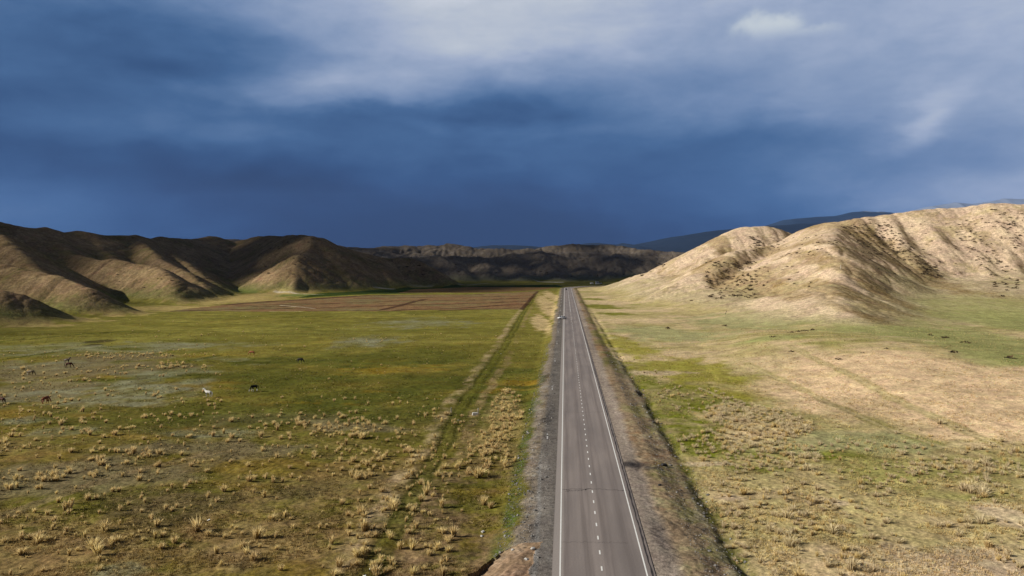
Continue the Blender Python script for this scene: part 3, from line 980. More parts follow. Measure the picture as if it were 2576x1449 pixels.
cellin = (~cloud_gap) & (shade[:-1, :-1] > .5) & (shade[:-1, 1:] > .5) & (shade[1:, 1:] > .5) & (shade[1:, :-1] > .5)
q = np.stack([idx[:-1, :-1], idx[:-1, 1:], idx[1:, 1:], idx[1:, :-1]], -1)[cellin]
nV = nyc * nxc
edges = {}
for f in q:
    for a, b in ((f[0], f[1]), (f[1], f[2]), (f[2], f[3]), (f[3], f[0])):
        if (b, a) in edges:
            edges.pop((b, a))
        else:
            edges[(a, b)] = 1
side = np.array([(a + nV, b + nV, b, a) for (a, b) in edges])
def lean(zz_):          # towers sheared along the sun direction, so thickness casts no wider shadow
    k__ = (zz_ - CLOUD_Z) / SUN[2]
    return np.stack([CX + SUN[0] * k__, CY + SUN[1] * k__, zz_], -1).reshape(-1, 3)


allv = np.concatenate([lean(zt), lean(zb)])
allf = np.concatenate([q, q[:, ::-1] + nV, side])
used, inv = np.unique(allf, return_inverse=True)
cm_, cnt, cb = new_mat('shade_cloud_surface')
cg = cnt.n('ShaderNodeNewGeometry')
cn = cnt.noise(cg.outputs['Position'], 1 / 160.0, 5)
cnt.put(cb.inputs['Base Color'], cnt.mix(cn.outputs['Fac'], (.62, .64, .68, 1), (.85, .86, .88, 1)))
link('cloud', grid_mesh('cloud', allv[used], inv.reshape(-1, 4)), cm_, kind='stuff')

# ------------------------------------------------------------------ road
_d = np.diff(ROAD, axis=0)
_d = np.vstack([_d, _d[-1]])
_n = np.stack([_d[:, 1], -_d[:, 0]], -1) / np.linalg.norm(_d, axis=1, keepdims=True)


def strip(t0, t1, z, i0=0, i1=None, thick=0.0):
    P, N = ROAD[i0:i1], _n[i0:i1]
    k = len(P)
    a, b = P + N * t0, P + N * t1
    v = np.concatenate([np.c_[a, np.full(k, z)], np.c_[b, np.full(k, z)]])
    i = np.arange(k - 1)
    f = np.stack([i, i + k, i + k + 1, i + 1], -1)
    return v, f


m_asph, nt, b = new_mat('worn_asphalt')
g = nt.n('ShaderNodeNewGeometry')
sp = nt.n('ShaderNodeSeparateXYZ')
nt.put(sp.inputs[0], g.outputs['Position'])
fine = nt.noise(g.outputs['Position'], 7.0, 4, .7)
mp = nt.n('ShaderNodeMapping')
nt.put(mp.inputs[0], g.outputs['Position'])
mp.inputs['Scale'].default_value = (1.3, .02, 1)
streak = nt.noise(mp.outputs[0], 1.6, 4, .6)
mp2 = nt.n('ShaderNodeMapping')
nt.put(mp2.inputs[0], g.outputs['Position'])
mp2.inputs['Scale'].default_value = (.25, .045, 1)
patchy = nt.noise(mp2.outputs[0], 1.0, 3, .5)
col = nt.mix(nt.rangemap(streak.outputs['Fac'], .32, .68), (.172, .143, .126, 1), (.250, .210, .186, 1))
# the two polished wheel paths of each lane are lighter, the lane middles oil-dark
wp = nt.math('SINE', nt.math('MULTIPLY', nt.math('SUBTRACT', sp.outputs[0], 0.75), 2 * math.pi / 1.85))
col = nt.mix(nt.rangemap(wp, -1, 1, 0.0, 0.6), col, (.275, .235, .208, 1))
col = nt.mix(nt.rangemap(patchy.outputs['Fac'], .35, .7, 0, .5), col, (.135, .116, .108, 1))
hv = nt.n('ShaderNodeHueSaturation')
ed_ = nt.math('ABSOLUTE', nt.math('ADD', sp.outputs[0], .55))
col = nt.mix(nt.rangemap(ed_, .35, .6, .75, 0.0), col, (.30, .265, .235, 1))
nt.put(hv.inputs['Color'], col)
nt.put(hv.inputs['Value'], nt.rangemap(fine.outputs['Fac'], .3, .7, .85, 1.15, False))
nt.put(b.inputs['Base Color'], hv.outputs[0])
b.inputs['Roughness'].default_value = .85
v, f = strip(-ROAD_HALF, ROAD_HALF, 0.0)
road = link('road', grid_mesh('road', v, f[:, ::1]), m_asph, kind='structure')

m_paint, nt, b = new_mat('road_paint')
g = nt.n('ShaderNodeNewGeometry')
wn = nt.noise(g.outputs['Position'], 2.2, 5, .7)
nt.put(b.inputs['Base Color'], nt.mix(nt.rangemap(wn.outputs['Fac'], .56, .72), (.74, .73, .68, 1), (.42, .39, .36, 1)))
m_tar, nt, b = new_mat('tar_crack')
g = nt.n('ShaderNodeNewGeometry')
wn = nt.noise(g.outputs['Position'], 1.2, 4, .7)
nt.put(b.inputs['Base Color'], nt.mix(wn.outputs['Fac'], (.018, .016, .016, 1), (.06, .052, .05, 1)))
for t0 in (-3.72, 3.58):
    v, f = strip(t0, t0 + .125, 0.008)
    link('edge_line', grid_mesh('edge_line', v, f), m_paint, road)
dash = bpy.data.meshes.new('centre_dash')
dash.from_pydata([(-.065, -.5, 0), (.065, -.5, 0), (.065, .5, 0), (-.065, .5, 0)], [], [(0, 1, 2, 3)])
dash.materials.append(m_paint)
for k in range(100):
    o = bpy.data.objects.new('centre_dash', dash)
    o.location = (ROAD_MID - .1, 52.0 + 3.84 * k, .008)
    COL.objects.link(o)
    o.parent = road
i_solid = int(np.searchsorted(ROAD[:, 1], 436))
v, f = strip(-.16, -.04, .008, i_solid)
link('centre_line', grid_mesh('centre_line', v, f), m_paint, road)


def ribbon(pts, w0, name, mat, z, parent=None):
    pts = np.array(pts, float)
    d = np.gradient(pts, axis=0)
    n = np.stack([d[:, 1], -d[:, 0]], -1) / np.linalg.norm(d, axis=1, keepdims=True)
    ww = w0 * (0.6 + 0.8 * rng.random((len(pts), 1)))
    a, b = pts - n * ww / 2, pts + n * ww / 2
    k = len(pts)
    v = np.concatenate([np.c_[a, np.full(k, z)], np.c_[b, np.full(k, z)]])
    i = np.arange(k - 1)
    return link(name, grid_mesh(name, v, np.stack([i, i + k, i + k + 1, i + 1], -1)), mat, parent)


# long tar joint outside the right edge line, cross cracks
yy = np.arange(50, 420, 1.2)
ribbon(np.c_[ROAD_MID + 4.12 + .05 * perlin(yy / 6, yy * 0, 5) + .03 * rng.standard_normal(len(yy)), yy], .15, 'tar_joint', m_tar, .006, road)


def crack(pix, name='cross_crack', wd=.12):
    P = hit(pix)
    s = np.linspace(0, len(P) - 1, 40)
    x = np.interp(s, range(len(P)), P[:, 0])
    y = np.interp(s, range(len(P)), P[:, 1]) + .12 * rng.standard_normal(40)
    ribbon(np.c_[x, y], wd, name, m_tar, .006, road)


crack([(1413, 1233), (1440, 1232), (1500, 1231.5), (1560, 1235), (1575, 1236)], wd=.11)
crack([(1422, 1237), (1450, 1236), (1480, 1232)], wd=.08)
crack([(1415, 1037), (1460, 1038), (1520, 1037)], wd=.05)
crack([(1412, 1365), (1500, 1366), (1580, 1368)], wd=.035)


# ------------------------------------------------------------------ small helper shapes
def bm_obj(name, bm, mat, parent=None, smooth=False, **props):
    me = bpy.data.meshes.new(name)
    bmesh.ops.recalc_face_normals(bm, faces=bm.faces)
    bm.to_mesh(me)
    bm.free()
    if smooth:
        for p in me.polygons:
            p.use_smooth = True
    return link(name, me, mat, parent, **props)


def add_box(bm, sx, sy, sz, loc=(0, 0, 0), taper=1.0, rz=0.0):
    r = bmesh.ops.create_cube(bm, size=1.0)
    for vv in r['verts']:
        k = taper if vv.co.z > 0 else 1.0
        x_, y_ = vv.co.x * sx * k, vv.co.y * sy * k
        vv.co = Vector((x_ * math.cos(rz) - y_ * math.sin(rz) + loc[0], x_ * math.sin(rz) + y_ * math.cos(rz) + loc[1], vv.co.z * sz + loc[2]))
    return r['verts']


def add_cyl(bm, r, h, mtx, seg=14, r2=None):
    return bmesh.ops.create_cone(bm, cap_ends=True, segments=seg, radius1=r, radius2=r if r2 is None else r2, depth=h, matrix=mtx)['verts']


def flat_mat(name, c1, c2, scale=3.0, rough=.8, spec=.2, metal=0.0):
    m, nt, b = new_mat(name)
    t_ = nt.n('ShaderNodeTexCoord')
    nn = nt.noise(t_.outputs['Object'], scale, 4, .6)
    nt.put(b.inputs['Base Color'], nt.mix(nn.outputs['Fac'], (*c1, 1), (*c2, 1)))
    b.inputs['Roughness'].default_value = rough
    b.inputs['Specular IOR Level'].default_value = spec
    b.inputs['Metallic'].default_value = metal
    return m


def root(name, loc, rz=0.0, **props):
    o = bpy.data.objects.new(name, None)
    o.empty_display_size = .3
    o.location = loc
    o.rotation_euler = (0, 0, rz)
    COL.objects.link(o)
    for k, v in props.items():
        o[k] = v
    return o


def copy_tree(o, parent=None):
    c = o.copy()
    COL.objects.link(c)
    if parent is not None:
        c.parent = parent
    for ch in list(o.children):
        copy_tree(ch, c)
    return c


# ------------------------------------------------------------------ delineator posts along the left edge of the road
M_WHITE = flat_mat('white_post_paint', (.70, .69, .66), (.82, .81, .78), 4)
M_BLACK = flat_mat('black_paint', (.015, .015, .015), (.035, .033, .03), 4)
p0 = root('marker_post', (0, 0, 0), 0)
bm = bmesh.new()
add_box(bm, .19, .12, .58, (0, 0, .24))
bm_obj('shaft', bm, M_WHITE, p0)
bm = bmesh.new()
add_box(bm, .197, .127, .15, (0, 0, .605))
bm_obj('black_band', bm, M_BLACK, p0)
bm = bmesh.new()
vs = add_box(bm, .19, .12, .20, (0, 0, .78))
for vv in vs:
    if vv.co.z > .8 and vv.co.x > 0:
        vv.co.z -= .06
bm_obj('top', bm, M_WHITE, p0)
for k in range(13):
    o = p0 if k == 0 else copy_tree(p0)
    Dp = 117.7 + 47.5 * k
    xw, yw = -2.55 + .06 * random.uniform(-1, 1), Dp
    o.location = (xw, yw, zat(xw, yw) - .05)
    o.rotation_euler = (random.uniform(-.05, .05), random.uniform(-.05, .05), 0)
    o['category'] = 'marker post'
    o['group'] = 'white posts along the left road edge'
    if k == 0:
        o['label'] = 'white roadside post with black band, nearest one beside the road'
    elif k == 1:
        o['label'] = 'white roadside post with black band, second from the camera'
    elif k == 2:
        o['label'] = 'white roadside post with black band, third from the camera'
    elif k == 5:
        o['label'] = 'small white roadside post just in front of the parked white car'
    elif k == 6:
        o['label'] = 'small white roadside post just behind the parked white car'
    elif k in (3, 4):
        o['label'] = 'white roadside post between the third post and the white car' if k == 3 else 'fifth white roadside post, last but one before the white car'
    else:
        o['label'] = ('eighth', 'ninth', 'tenth', 'eleventh', 'twelfth', 'thirteenth')[k - 7] + ' white roadside post from the camera, a tiny dot beyond the white car'

# cable marker posts and concrete block beside the wheel tracks
M_CONC = flat_mat('pale_concrete', (.42, .40, .36), (.58, .56, .52), 3)
for i, (px, py, lab) in enumerate([(1135, 1039, 'thin grey marker post left of the wheel tracks in the pasture'), (1203, 1041, 'thin grey marker post standing just behind the pale concrete block')]):
    P = hit([(px, py)])[0]
    o = root('field_post', P, .3, label=lab, category='post', group='thin posts by the wheel tracks')
    bm = bmesh.new()
    add_box(bm, .13, .13, 1.0, (0, 0, .42))
    bm_obj('shaft', bm, M_CONC, o)
    bm = bmesh.new()
    add_box(bm, .16, .16, .08, (0, 0, .96), taper=.6)
    bm_obj('cap', bm, M_CONC, o)
P = hit([(1195, 1044)])[0]
bm = bmesh.new()
add_box(bm, 1.05, .75, .5, (0, 0, .2), taper=.86, rz=.25)
bmesh.ops.bevel(bm, geom=bm.edges[:], offset=.05, segments=2, affect='EDGES')
o = bm_obj('concrete_block', bm, M_CONC, label='pale concrete block lying beside the wheel tracks left of the road', category='block')
o.location = P


# ------------------------------------------------------------------ cars
M_GLASS = flat_mat('dark_car_glass', (.01, .012, .014), (.02, .022, .025), 2, .08, .6)
M_TYRE = flat_mat('tyre_rubber', (.012, .012, .012), (.025, .024, .023), 6)
M_RIM = flat_mat('wheel_alloy', (.45, .45, .46), (.6, .6, .6), 5, .35, .5, .8)
M_LAMP = flat_mat('lamp_glass', (.75, .76, .78), (.9, .9, .9), 4, .1, .6)
M_RED = flat_mat('tail_lamp_red', (.35, .01, .01), (.5, .02, .02), 4, .2, .5)
M_TRIM = flat_mat('black_car_trim', (.015, .015, .016), (.03, .03, .03), 5, .6)


def make_car(name, loc, rz, paint_, label, van=False):
    """saloon-like body facing +X; body lofted from side profile sections"""
    o = root(name, loc, rz, label=label, category='car')
    Lc, Wc = 4.4, 1.78
    # lower body: sections along x, each a rounded box (z low, z high, half width)
    if van:
        secs = [(-2.6, .45, 1.7, .80), (-2.55, .32, 2.0, .92), (0, .30, 2.05, .95), (1.2, .30, 2.0, .95), (1.9, .30, 1.25, .93), (2.45, .32, 1.05, .90), (2.6, .42, .8, .80)]
    else:
        secs = [(-2.2, .45, .80, .72), (-2.12, .30, .98, .84), (-1.3, .26, 1.02, .89), (0, .24, 1.0, .90), (.95, .24, .97, .89), (1.7, .27, .86, .86), (2.1, .32, .72, .80), (2.2, .42, .60, .68)]
    bm = bmesh.new()
    rings = []
    for (x_, z0, z1, hw) in secs:
        prof = [(-hw * .93, z0), (-hw, z0 + .18), (-hw, z1 - .16), (-hw * .9, z1), (hw * .9, z1), (hw, z1 - .16), (hw, z0 + .18), (hw * .93, z0)]
        rings.append([bm.verts.new((x_, a, z_)) for a, z_ in prof])
    for r0, r1 in zip(rings[:-1], rings[1:]):
        for i in range(8):
            bm.faces.new((r0[i], r0[(i + 1) % 8], r1[(i + 1) % 8], r1[i]))
    bm.faces.new(rings[0])
    bm.faces.new(rings[-1][::-1])
    bm_obj('body', bm, paint_, o, True)
    if not van:
        bm = bmesh.new()
        base = [(-1.75, .98), (.98, .98)]
        top = [(-1.15, 1.44), (.25, 1.46)]
        vb = [bm.verts.new(p) for p in ((-1.75, -.80, .97), (.98, -.80, .95), (.98, .80, .95), (-1.75, .80, .97), (-1.2, -.62, 1.43), (.22, -.62, 1.45), (.22, .62, 1.45), (-1.2, .62, 1.43))]
        for q_ in ((0, 1, 5, 4), (1, 2, 6, 5), (2, 3, 7, 6), (3, 0, 4, 7), (4, 5, 6, 7)):
            bm.faces.new([vb[i] for i in q_])
        bm_obj('windows', bm, M_GLASS, o)
        bm = bmesh.new()
        vs = add_box(bm, 1.5, 1.27, .06, (-.48, 0, 1.455), taper=.94)
        bm_obj('roof', bm, paint_, o)
        for sy in (-1, 1):
            for xa in (-.42, -1.28):
                bm = bmesh.new()
                add_box(bm, .09, .05, .5, (xa, sy * .73, 1.20))
                bm_obj('door_pillar', bm, paint_, o)
            bm = bmesh.new()
            add_box(bm, .16, .22, .13, (.72, sy * .98, 1.02))
            bm_obj('side_mirror', bm, paint_, o)
    else:
        bm = bmesh.new()
        add_box(bm, .06, 1.5, .62, (1.62, 0, 1.62))
        add_box(bm, 1.0, 1.86, .5, (.85, 0, 1.62))
        bm_obj('windows', bm, M_GLASS, o)
    xf, xr = (1.35, -1.32) if not van else (1.65, -1.6)
    for sx in (xf, xr):
        for sy in (-1, 1):
            bm = bmesh.new()
            add_cyl(bm, .33, .22, Matrix.Translation((sx, sy * .80, .33)) @ Matrix.Rotation(math.pi / 2, 4, 'X'), 18)
            wh = bm_obj('wheel', bm, M_TYRE, o)
            bm = bmesh.new()
            add_cyl(bm, .20, .03, Matrix.Translation((sx, sy * .915, .33)) @ Matrix.Rotation(math.pi / 2, 4, 'X'), 12)
            bm_obj('rim', bm, M_RIM, wh)
    xe = 2.12 if not van else 2.52
    for sy in (-1, 1):
        bm = bmesh.new()
        add_box(bm, .16, .34, .15, (xe, sy * .56, .66))
        bm_obj('headlight', bm, M_LAMP, o)
        bm = bmesh.new()
        add_box(bm, .12, .28, .17, (-xe - (.02 if not van else .06), sy * .58, .78))
        bm_obj('tail_light', bm, M_RED, o)
    bm = bmesh.new()
    add_box(bm, .1, 1.1, .2, (xe + .02, 0, .48))
    bm_obj('grille', bm, M_TRIM, o)
    bm = bmesh.new()
    add_box(bm, .14, 1.6, .2, (-xe - .04, 0, .42))
    bm_obj('bumper', bm, M_TRIM, o)
    return o


M_CARW = flat_mat('white_car_paint', (.82, .81, .79), (.86, .85, .83), 1, .5, .25)
M_CARD = flat_mat('black_car_paint', (.012, .012, .016), (.02, .02, .024), 1, .25, .5)
make_car('parked_car', (-1.35, 381, -.03), math.radians(180 + 26), M_CARW, 'white car stopped half off the road on the left verge, nose turned away')
make_car('moving_car', (1.55, 826, 0), math.radians(-90), M_CARD, 'small black car driving on the road far away before the bend')

# ------------------------------------------------------------------ roadside yard at the bend
B = at(1500, 712, 1120)
yard = B
zy = zat(B[0], B[1])
M_HUT = flat_mat('grey_hut_wall', (.40, .42, .43), (.52, .53, .54), 1.5)
M_DARKROOF = flat_mat('dark_sheet_roof', (.03, .03, .032), (.05, .05, .05), 1)
M_WALLW = flat_mat('whitewashed_wall', (.70, .70, .66), (.82, .81, .77), 1)
hut = root('hut', (B[0] + 1.2, B[1] + 5, zy), .06, label='small grey hut with dark doorway behind the white walls at the bend', category='hut')
bm = bmesh.new()
add_box(bm, 4.2, 3.6, 3.6, (0, 0, 1.8), taper=.9)
bm_obj('wall', bm, M_HUT, hut)
bm = bmesh.new()
add_box(bm, 1.0, .12, 1.6, (.1, -1.84, 2.2))
bm_obj('doorway', bm, M_DARKROOF, hut)
bm = bmesh.new()
add_box(bm, 4.3, 3.7, .25, (0, 0, 3.73))
bm_obj('roof', bm, M_HUT, hut)
shed = root('shed', (B[0] + 5.3, B[1] + 6, zy), .1, label='black lean-to shed against the right side of the grey hut', category='shed')
bm = bmesh.new()
vs = add_box(bm, 3.4, 3.2, 2.8, (0, 0, 1.4))
for vv in vs:
    if vv.co.z > 1 and vv.co.x > 0:
        vv.co.z -= .9
bm_obj('wall', bm, M_DARKROOF, shed)
bm = bmesh.new()
add_box(bm, 1.4, .1, 1.6, (-.5, -1.62, .85))
bm_obj('door', bm, M_HUT, shed)
for i, (dx, dy, ln, rz, lab) in enumerate([(1.4, 0, 4.6, .02, 'low white wall in front of the grey hut'), (6.0, 1.5, 4.8, .45, 'low white wall slanting away right of the grey hut')]):
    bm = bmesh.new()
    add_box(bm, ln, .35, 1.35, (0, 0, .6), rz=rz)
    o = bm_obj('low_wall', bm, M_WALLW, label=lab, category='wall', group='white walls of the roadside yard')
    o.location = (B[0] + dx, B[1] + dy, zy + (.0 if i == 0 else .5))
make_car('parked_van', (B[0] - 6.2, B[1] + 1, zy), .05, M_CARW, 'white van parked left of the grey hut at the bend', van=True)['category'] = 'van'


# ------------------------------------------------------------------ horses
def skin_mesh(name, verts, edges, radii, root_i=0, sub=2):
    me = bpy.data.meshes.new(name)
    me.from_pydata(verts, edges, [])
    o = bpy.data.objects.new(name, me)
    COL.objects.link(o)
    sk = o.modifiers.new('skin', 'SKIN')
    sk.use_smooth_shade = True
    for i, r in enumerate(radii):
        d = me.skin_vertices[0].data[i]
        d.radius = r if isinstance(r, tuple) else (r, r)
        d.use_root = (i == root_i)
    s = o.modifiers.new('sub', 'SUBSURF')
    s.levels = s.render_levels = sub
    dg = bpy.context.evaluated_depsgraph_get()
    out = bpy.data.meshes.new_from_object(o.evaluated_get(dg))
    out.name = name
    bpy.data.objects.remove(o)
    for p in out.polygons:
        p.use_smooth = True
    return out


def horse_meshes(pose):
    V, E, Rr = [], [], []

    def add(p, r, par=None):
        V.append(p)
        Rr.append(r)
        if par is not None:
            E.append((par, len(V) - 1))
        return len(V) - 1
    pel = add((-.50, 0, 1.16), (.25, .25))
    rump = add((-.78, 0, 1.12), (.17, .18), pel)
    bel = add((-.08, 0, 1.10), (.29, .30), pel)
    che = add((.36, 0, 1.12), (.26, .28), bel)
    nb = add((.62, 0, 1.20), (.16, .22), che)
    if pose == 'graze':
        n1 = add((.88, 0, .98), (.11, .16), nb)
        n2 = add((1.10, 0, .66), (.09, .12), n1)
        hd = add((1.22, 0, .46), (.09, .12), n2)
        mu = add((1.30, 0, .12), (.06, .07), hd)
        ear = [((1.17, s * .07, .58), (1.12, s * .09, .66)) for s in (-1, 1)]
    else:
        n1 = add((.84, 0, 1.42), (.11, .16), nb)
        n2 = add((1.00, 0, 1.66), (.09, .12), n1)
        hd = add((1.12, 0, 1.72), (.09, .12), n2)
        mu = add((1.44, 0, 1.52), (.06, .07), hd)
        ear = [((1.08, s * .07, 1.82), (1.10, s * .08, 1.93)) for s in (-1, 1)]
    for k, s in enumerate((-1, 1)):
        dx = .10 * (1 if k else -1)
        h0 = add((-.60, s * .15, .98), (.15, .16), pel)
        h1 = add((-.46 + dx * .5, s * .16, .76), .10, h0)
        h2 = add((-.74 + dx, s * .15, .50), .065, h1)
        h3 = add((-.68 + dx, s * .15, .14), .045, h2)
        add((-.63 + dx, s * .15, .03), .055, h3)
        f0 = add((.40, s * .14, .92), (.12, .13), che)
        f1 = add((.44 - dx * .7, s * .14, .50), .06, f0)
        f2 = add((.43 - dx, s * .14, .14), .042, f1)
        add((.47 - dx, s * .14, .03), .055, f2)
    body = skin_mesh('horse_body', V, E, Rr, 0, 2)
    # tail, mane, ears
    tail = skin_mesh('tail', [(-.93, 0, 1.14), (-1.02, 0, .95), (-1.02, 0, .66), (-.99, 0, .42)], [(0, 1), (1, 2), (2, 3)], [.05, .08, .075, .03], 0, 1)
    bm = bmesh.new()
    pts = [(.55, 1.40), (.78, 1.22), (1.0, .92), (1.14, .66)] if pose == 'graze' else [(.50, 1.42), (.70, 1.56), (.86, 1.74), (1.02, 1.86)]
    r_ = []
    for (x_, z_) in pts:
        r_.append([bm.verts.new((x_ - .04, -.03, z_)), bm.verts.new((x_ + .05, 0, z_ + .08)), bm.verts.new((x_ + .02, .12, z_ - .16)), bm.verts.new((x_, -.10, z_ - .10))])
    for a, b_ in zip(r_[:-1], r_[1:]):
        for i in range(4):
            bm.faces.new((a[i], a[(i + 1) % 4], b_[(i + 1) % 4], b_[i]))
    bm.faces.new(r_[0])
    bm.faces.new(r_[-1][::-1])
    bmesh.ops.recalc_face_normals(bm, faces=bm.faces)
    mane = bpy.data.meshes.new('mane')
    bm.to_mesh(mane)
    bm.free()
    ears = []
    for (a, b_) in ear:
        bm = bmesh.new()
        d = Vector(b_) - Vector(a)
        add_cyl(bm, .035, d.length * 1.4, Matrix.Translation(Vector(a) + d * .5) @ d.to_track_quat('Z', 'Y').to_matrix().to_4x4(), 6, .005)
        me = bpy.data.meshes.new('ear')
        bm.to_mesh(me)
        bm.free()
        ears.append(me)
    return body, tail, mane, ears


HM = {p: horse_meshes(p) for p in ('graze', 'stand')}


def coat(name, main, second=None, axis=None, lo=0, hi=0):
    m, nt, b = new_mat(name)
    t_ = nt.n('ShaderNodeTexCoord')
    nn = nt.noise(t_.outputs['Object'], 3.0, 4, .6)
    c_ = nt.mix(nn.outputs['Fac'], (*[q * .75 for q in main], 1), (*[min(1, q * 1.25) for q in main], 1))
    if second:
        s = nt.n('ShaderNodeSeparateXYZ')
        nt.put(s.inputs[0], t_.outputs['Object'])
        val = nt.math('ADD', s.outputs[axis], nt.math('MULTIPLY', nt.math('SUBTRACT', nn.outputs['Fac'], .5), .5 if axis == 0 else .15))
        c_ = nt.mix(nt.rangemap(val, lo, hi), c_, (*second, 1))
    nt.put(b.inputs['Base Color'], c_)
    b.inputs['Roughness'].default_value = .6
    return m


def make_horse(px, py, pose, head_deg, coat_m, hair_m, label, scale=1.0):
    P = hit([(px, py)])[0]
    z = zat(P[0], P[1])
    o = root('horse', (P[0], P[1], z), math.radians(head_deg), label=label, category='horse', group='horses grazing on the left pasture')
    o.scale = (scale,) * 3
    body, tail, mane, ears = HM[pose]
    bo = bpy.data.objects.new('body', body)
    COL.objects.link(bo)
    bo.parent = o
    items = [('tail', tail, hair_m), ('mane', mane, hair_m), ('ear', ears[0], coat_m), ('ear', ears[1], coat_m)]
    if not body.materials:
        for me in (body, tail, mane, *ears):
            me.materials.append(None)
    bo.material_slots[0].link = 'OBJECT'
    bo.material_slots[0].material = coat_m
    for nm, me, mt in items:
        c_ = bpy.data.objects.new(nm, me)
        COL.objects.link(c_)
        c_.parent = o
        c_.material_slots[0].link = 'OBJECT'
        c_.material_slots[0].material = mt
    return o


C_BLACK = coat('black_coat', (.012, .011, .011))
C_BLACKW = coat('black_coat_white_legs', (.012, .011, .011), (.62, .60, .55), 2, .62, .45)
C_WHITE = coat('grey_white_coat', (.52, .50, .46), (.64, .62, .58), 0, .2, .9)
C_CHEST = coat('chestnut_coat', (.20, .060, .025))
C_SORREL = coat('sorrel_coat', (.26, .085, .038))
C_BAY = coat('bay_coat', (.085, .028, .014))
C_BUCK = coat('dun_coat_pale_rump', (.150, .115, .062), (.62, .56, .47), 0, -.45, -.85)
C_DARKP = coat('dark_roan_coat', (.050, .034, .026), (.22, .17, .14), 0, -.1, -.5)
H_BLACK = flat_mat('black_horse_hair', (.01, .009, .008), (.025, .02, .018), 5)
H_RED = flat_mat('red_horse_hair', (.16, .05, .02), (.24, .08, .035), 5)
H_WHITE = flat_mat('pale_horse_hair', (.55, .53, .5), (.72, .7, .66), 5)
make_horse(755, 913, 'graze', -8, C_BLACK, H_BLACK, 'black horse with head down facing right, farthest right of the herd', 1.0)
make_horse(634, 892, 'graze', 176, C_SORREL, H_RED, 'reddish sorrel horse grazing, the farthest away in the middle of the pasture', .95)
make_horse(524, 1001, 'stand', 166, C_WHITE, H_WHITE, 'white horse standing with raised head facing left', .98)
make_horse(640, 986, 'graze', 238, C_BLACKW, H_BLACK, 'black horse with white lower legs beside the white horse', 1.0)
make_horse(78, 945, 'graze', -4, C_BUCK, H_BLACK, 'brown horse with whitish rump grazing near the left edge', 1.0)
make_horse(173, 927, 'graze', 12, C_BAY, H_BLACK, 'dark red bay horse in front of a darker roan horse', 1.0)
make_horse(169, 916, 'stand', -6, C_DARKP, H_BLACK, 'dark roan horse standing right behind the bay horse', .95)
make_horse(115, 1017, 'graze', 82, C_CHEST, H_RED, 'chestnut horse seen from behind with its shadow to the right', 1.05)
make_horse(3, 1017, 'graze', 170, C_BAY, H_BLACK, 'brown horse cut off by the left edge of the picture', 1.0)

# ------------------------------------------------------------------ dry grass tufts
M_STRAW, nt, b = new_mat('straw')
a_ = nt.n('ShaderNodeAttribute', attribute_name='tint')
oi = nt.n('ShaderNodeObjectInfo')
g = nt.n('ShaderNodeNewGeometry')
pn = nt.noise(g.outputs['Position'], .35, 3)
hs_ = nt.n('ShaderNodeHueSaturation')
nt.put(hs_.inputs['Color'], a_.outputs['Color'])
hs_.inputs['Saturation'].default_value = 1.10
nt.put(hs_.inputs['Value'], nt.math('ADD', .84, nt.math('MULTIPLY', pn.outputs['Fac'], .45)))
nt.put(hs_.inputs['Hue'], nt.rangemap(pn.outputs['Fac'], .3, .7, .49, .51, False))
nt.put(b.inputs['Base Color'], hs_.outputs[0])
tl = nt.n('ShaderNodeBsdfTranslucent')
nt.put(tl.inputs[0], hs_.outputs[0])
ad = nt.n('ShaderNodeMixShader')
ad.inputs[0].default_value = .42
nt.t.links.new(b.outputs[0], ad.inputs[1])
nt.t.links.new(tl.outputs[0], ad.inputs[2])
nt.t.links.new(ad.outputs[0], [n for n in nt.t.nodes if n.type == 'OUTPUT_MATERIAL'][0].inputs[0])


def tuft_arrays(nb, h, spread, seed, tip=(.86, .70, .38), base=(.20, .13, .05), wid=.038):
    r = np.random.default_rng(seed)
    an = r.uniform(0, 2 * np.pi, nb)
    rad = spread * .32 * np.sqrt(r.random(nb))
    lean = r.uniform(.05, .95, nb) * spread * 1.15
    hh = h * r.uniform(.55, 1.05, nb) * (1 - .25 * lean / (spread * 1.3))
    bx, by = rad * np.cos(an), rad * np.sin(an)
    tx, ty = bx + lean * np.cos(an), by + lean * np.sin(an)
    pa = r.uniform(0, np.pi, nb)
    wx, wy = np.cos(pa) * wid, np.sin(pa) * wid
    mx, my, mz = bx + (tx - bx) * .35, by + (ty - by) * .35, hh * .6
    V = np.stack([np.c_[bx - wx, by - wy, hh * 0 - .05], np.c_[bx + wx, by + wy, hh * 0 - .05], np.c_[mx + wx * .8, my + wy * .8, mz], np.c_[mx - wx * .8, my - wy * .8, mz], np.c_[tx, ty, hh]], 1)
    cb = np.array(base)[None] * r.uniform(.8, 1.3, (nb, 1))  # brown decayed bases, with shade between the blades painted in as well
    ct = np.array(tip)[None] * r.uniform(.75, 1.2, (nb, 1))
    C = np.stack([cb, cb, cb * .3 + ct * .7, cb * .3 + ct * .7, ct], 1)
    i = np.arange(nb)[:, None] * 5
    T = np.concatenate([i + np.array([[0, 1, 2]]), i + np.array([[0, 2, 3]]), i + np.array([[3, 2, 4]])])
    return V.reshape(-1, 3), C.reshape(-1, 3), T


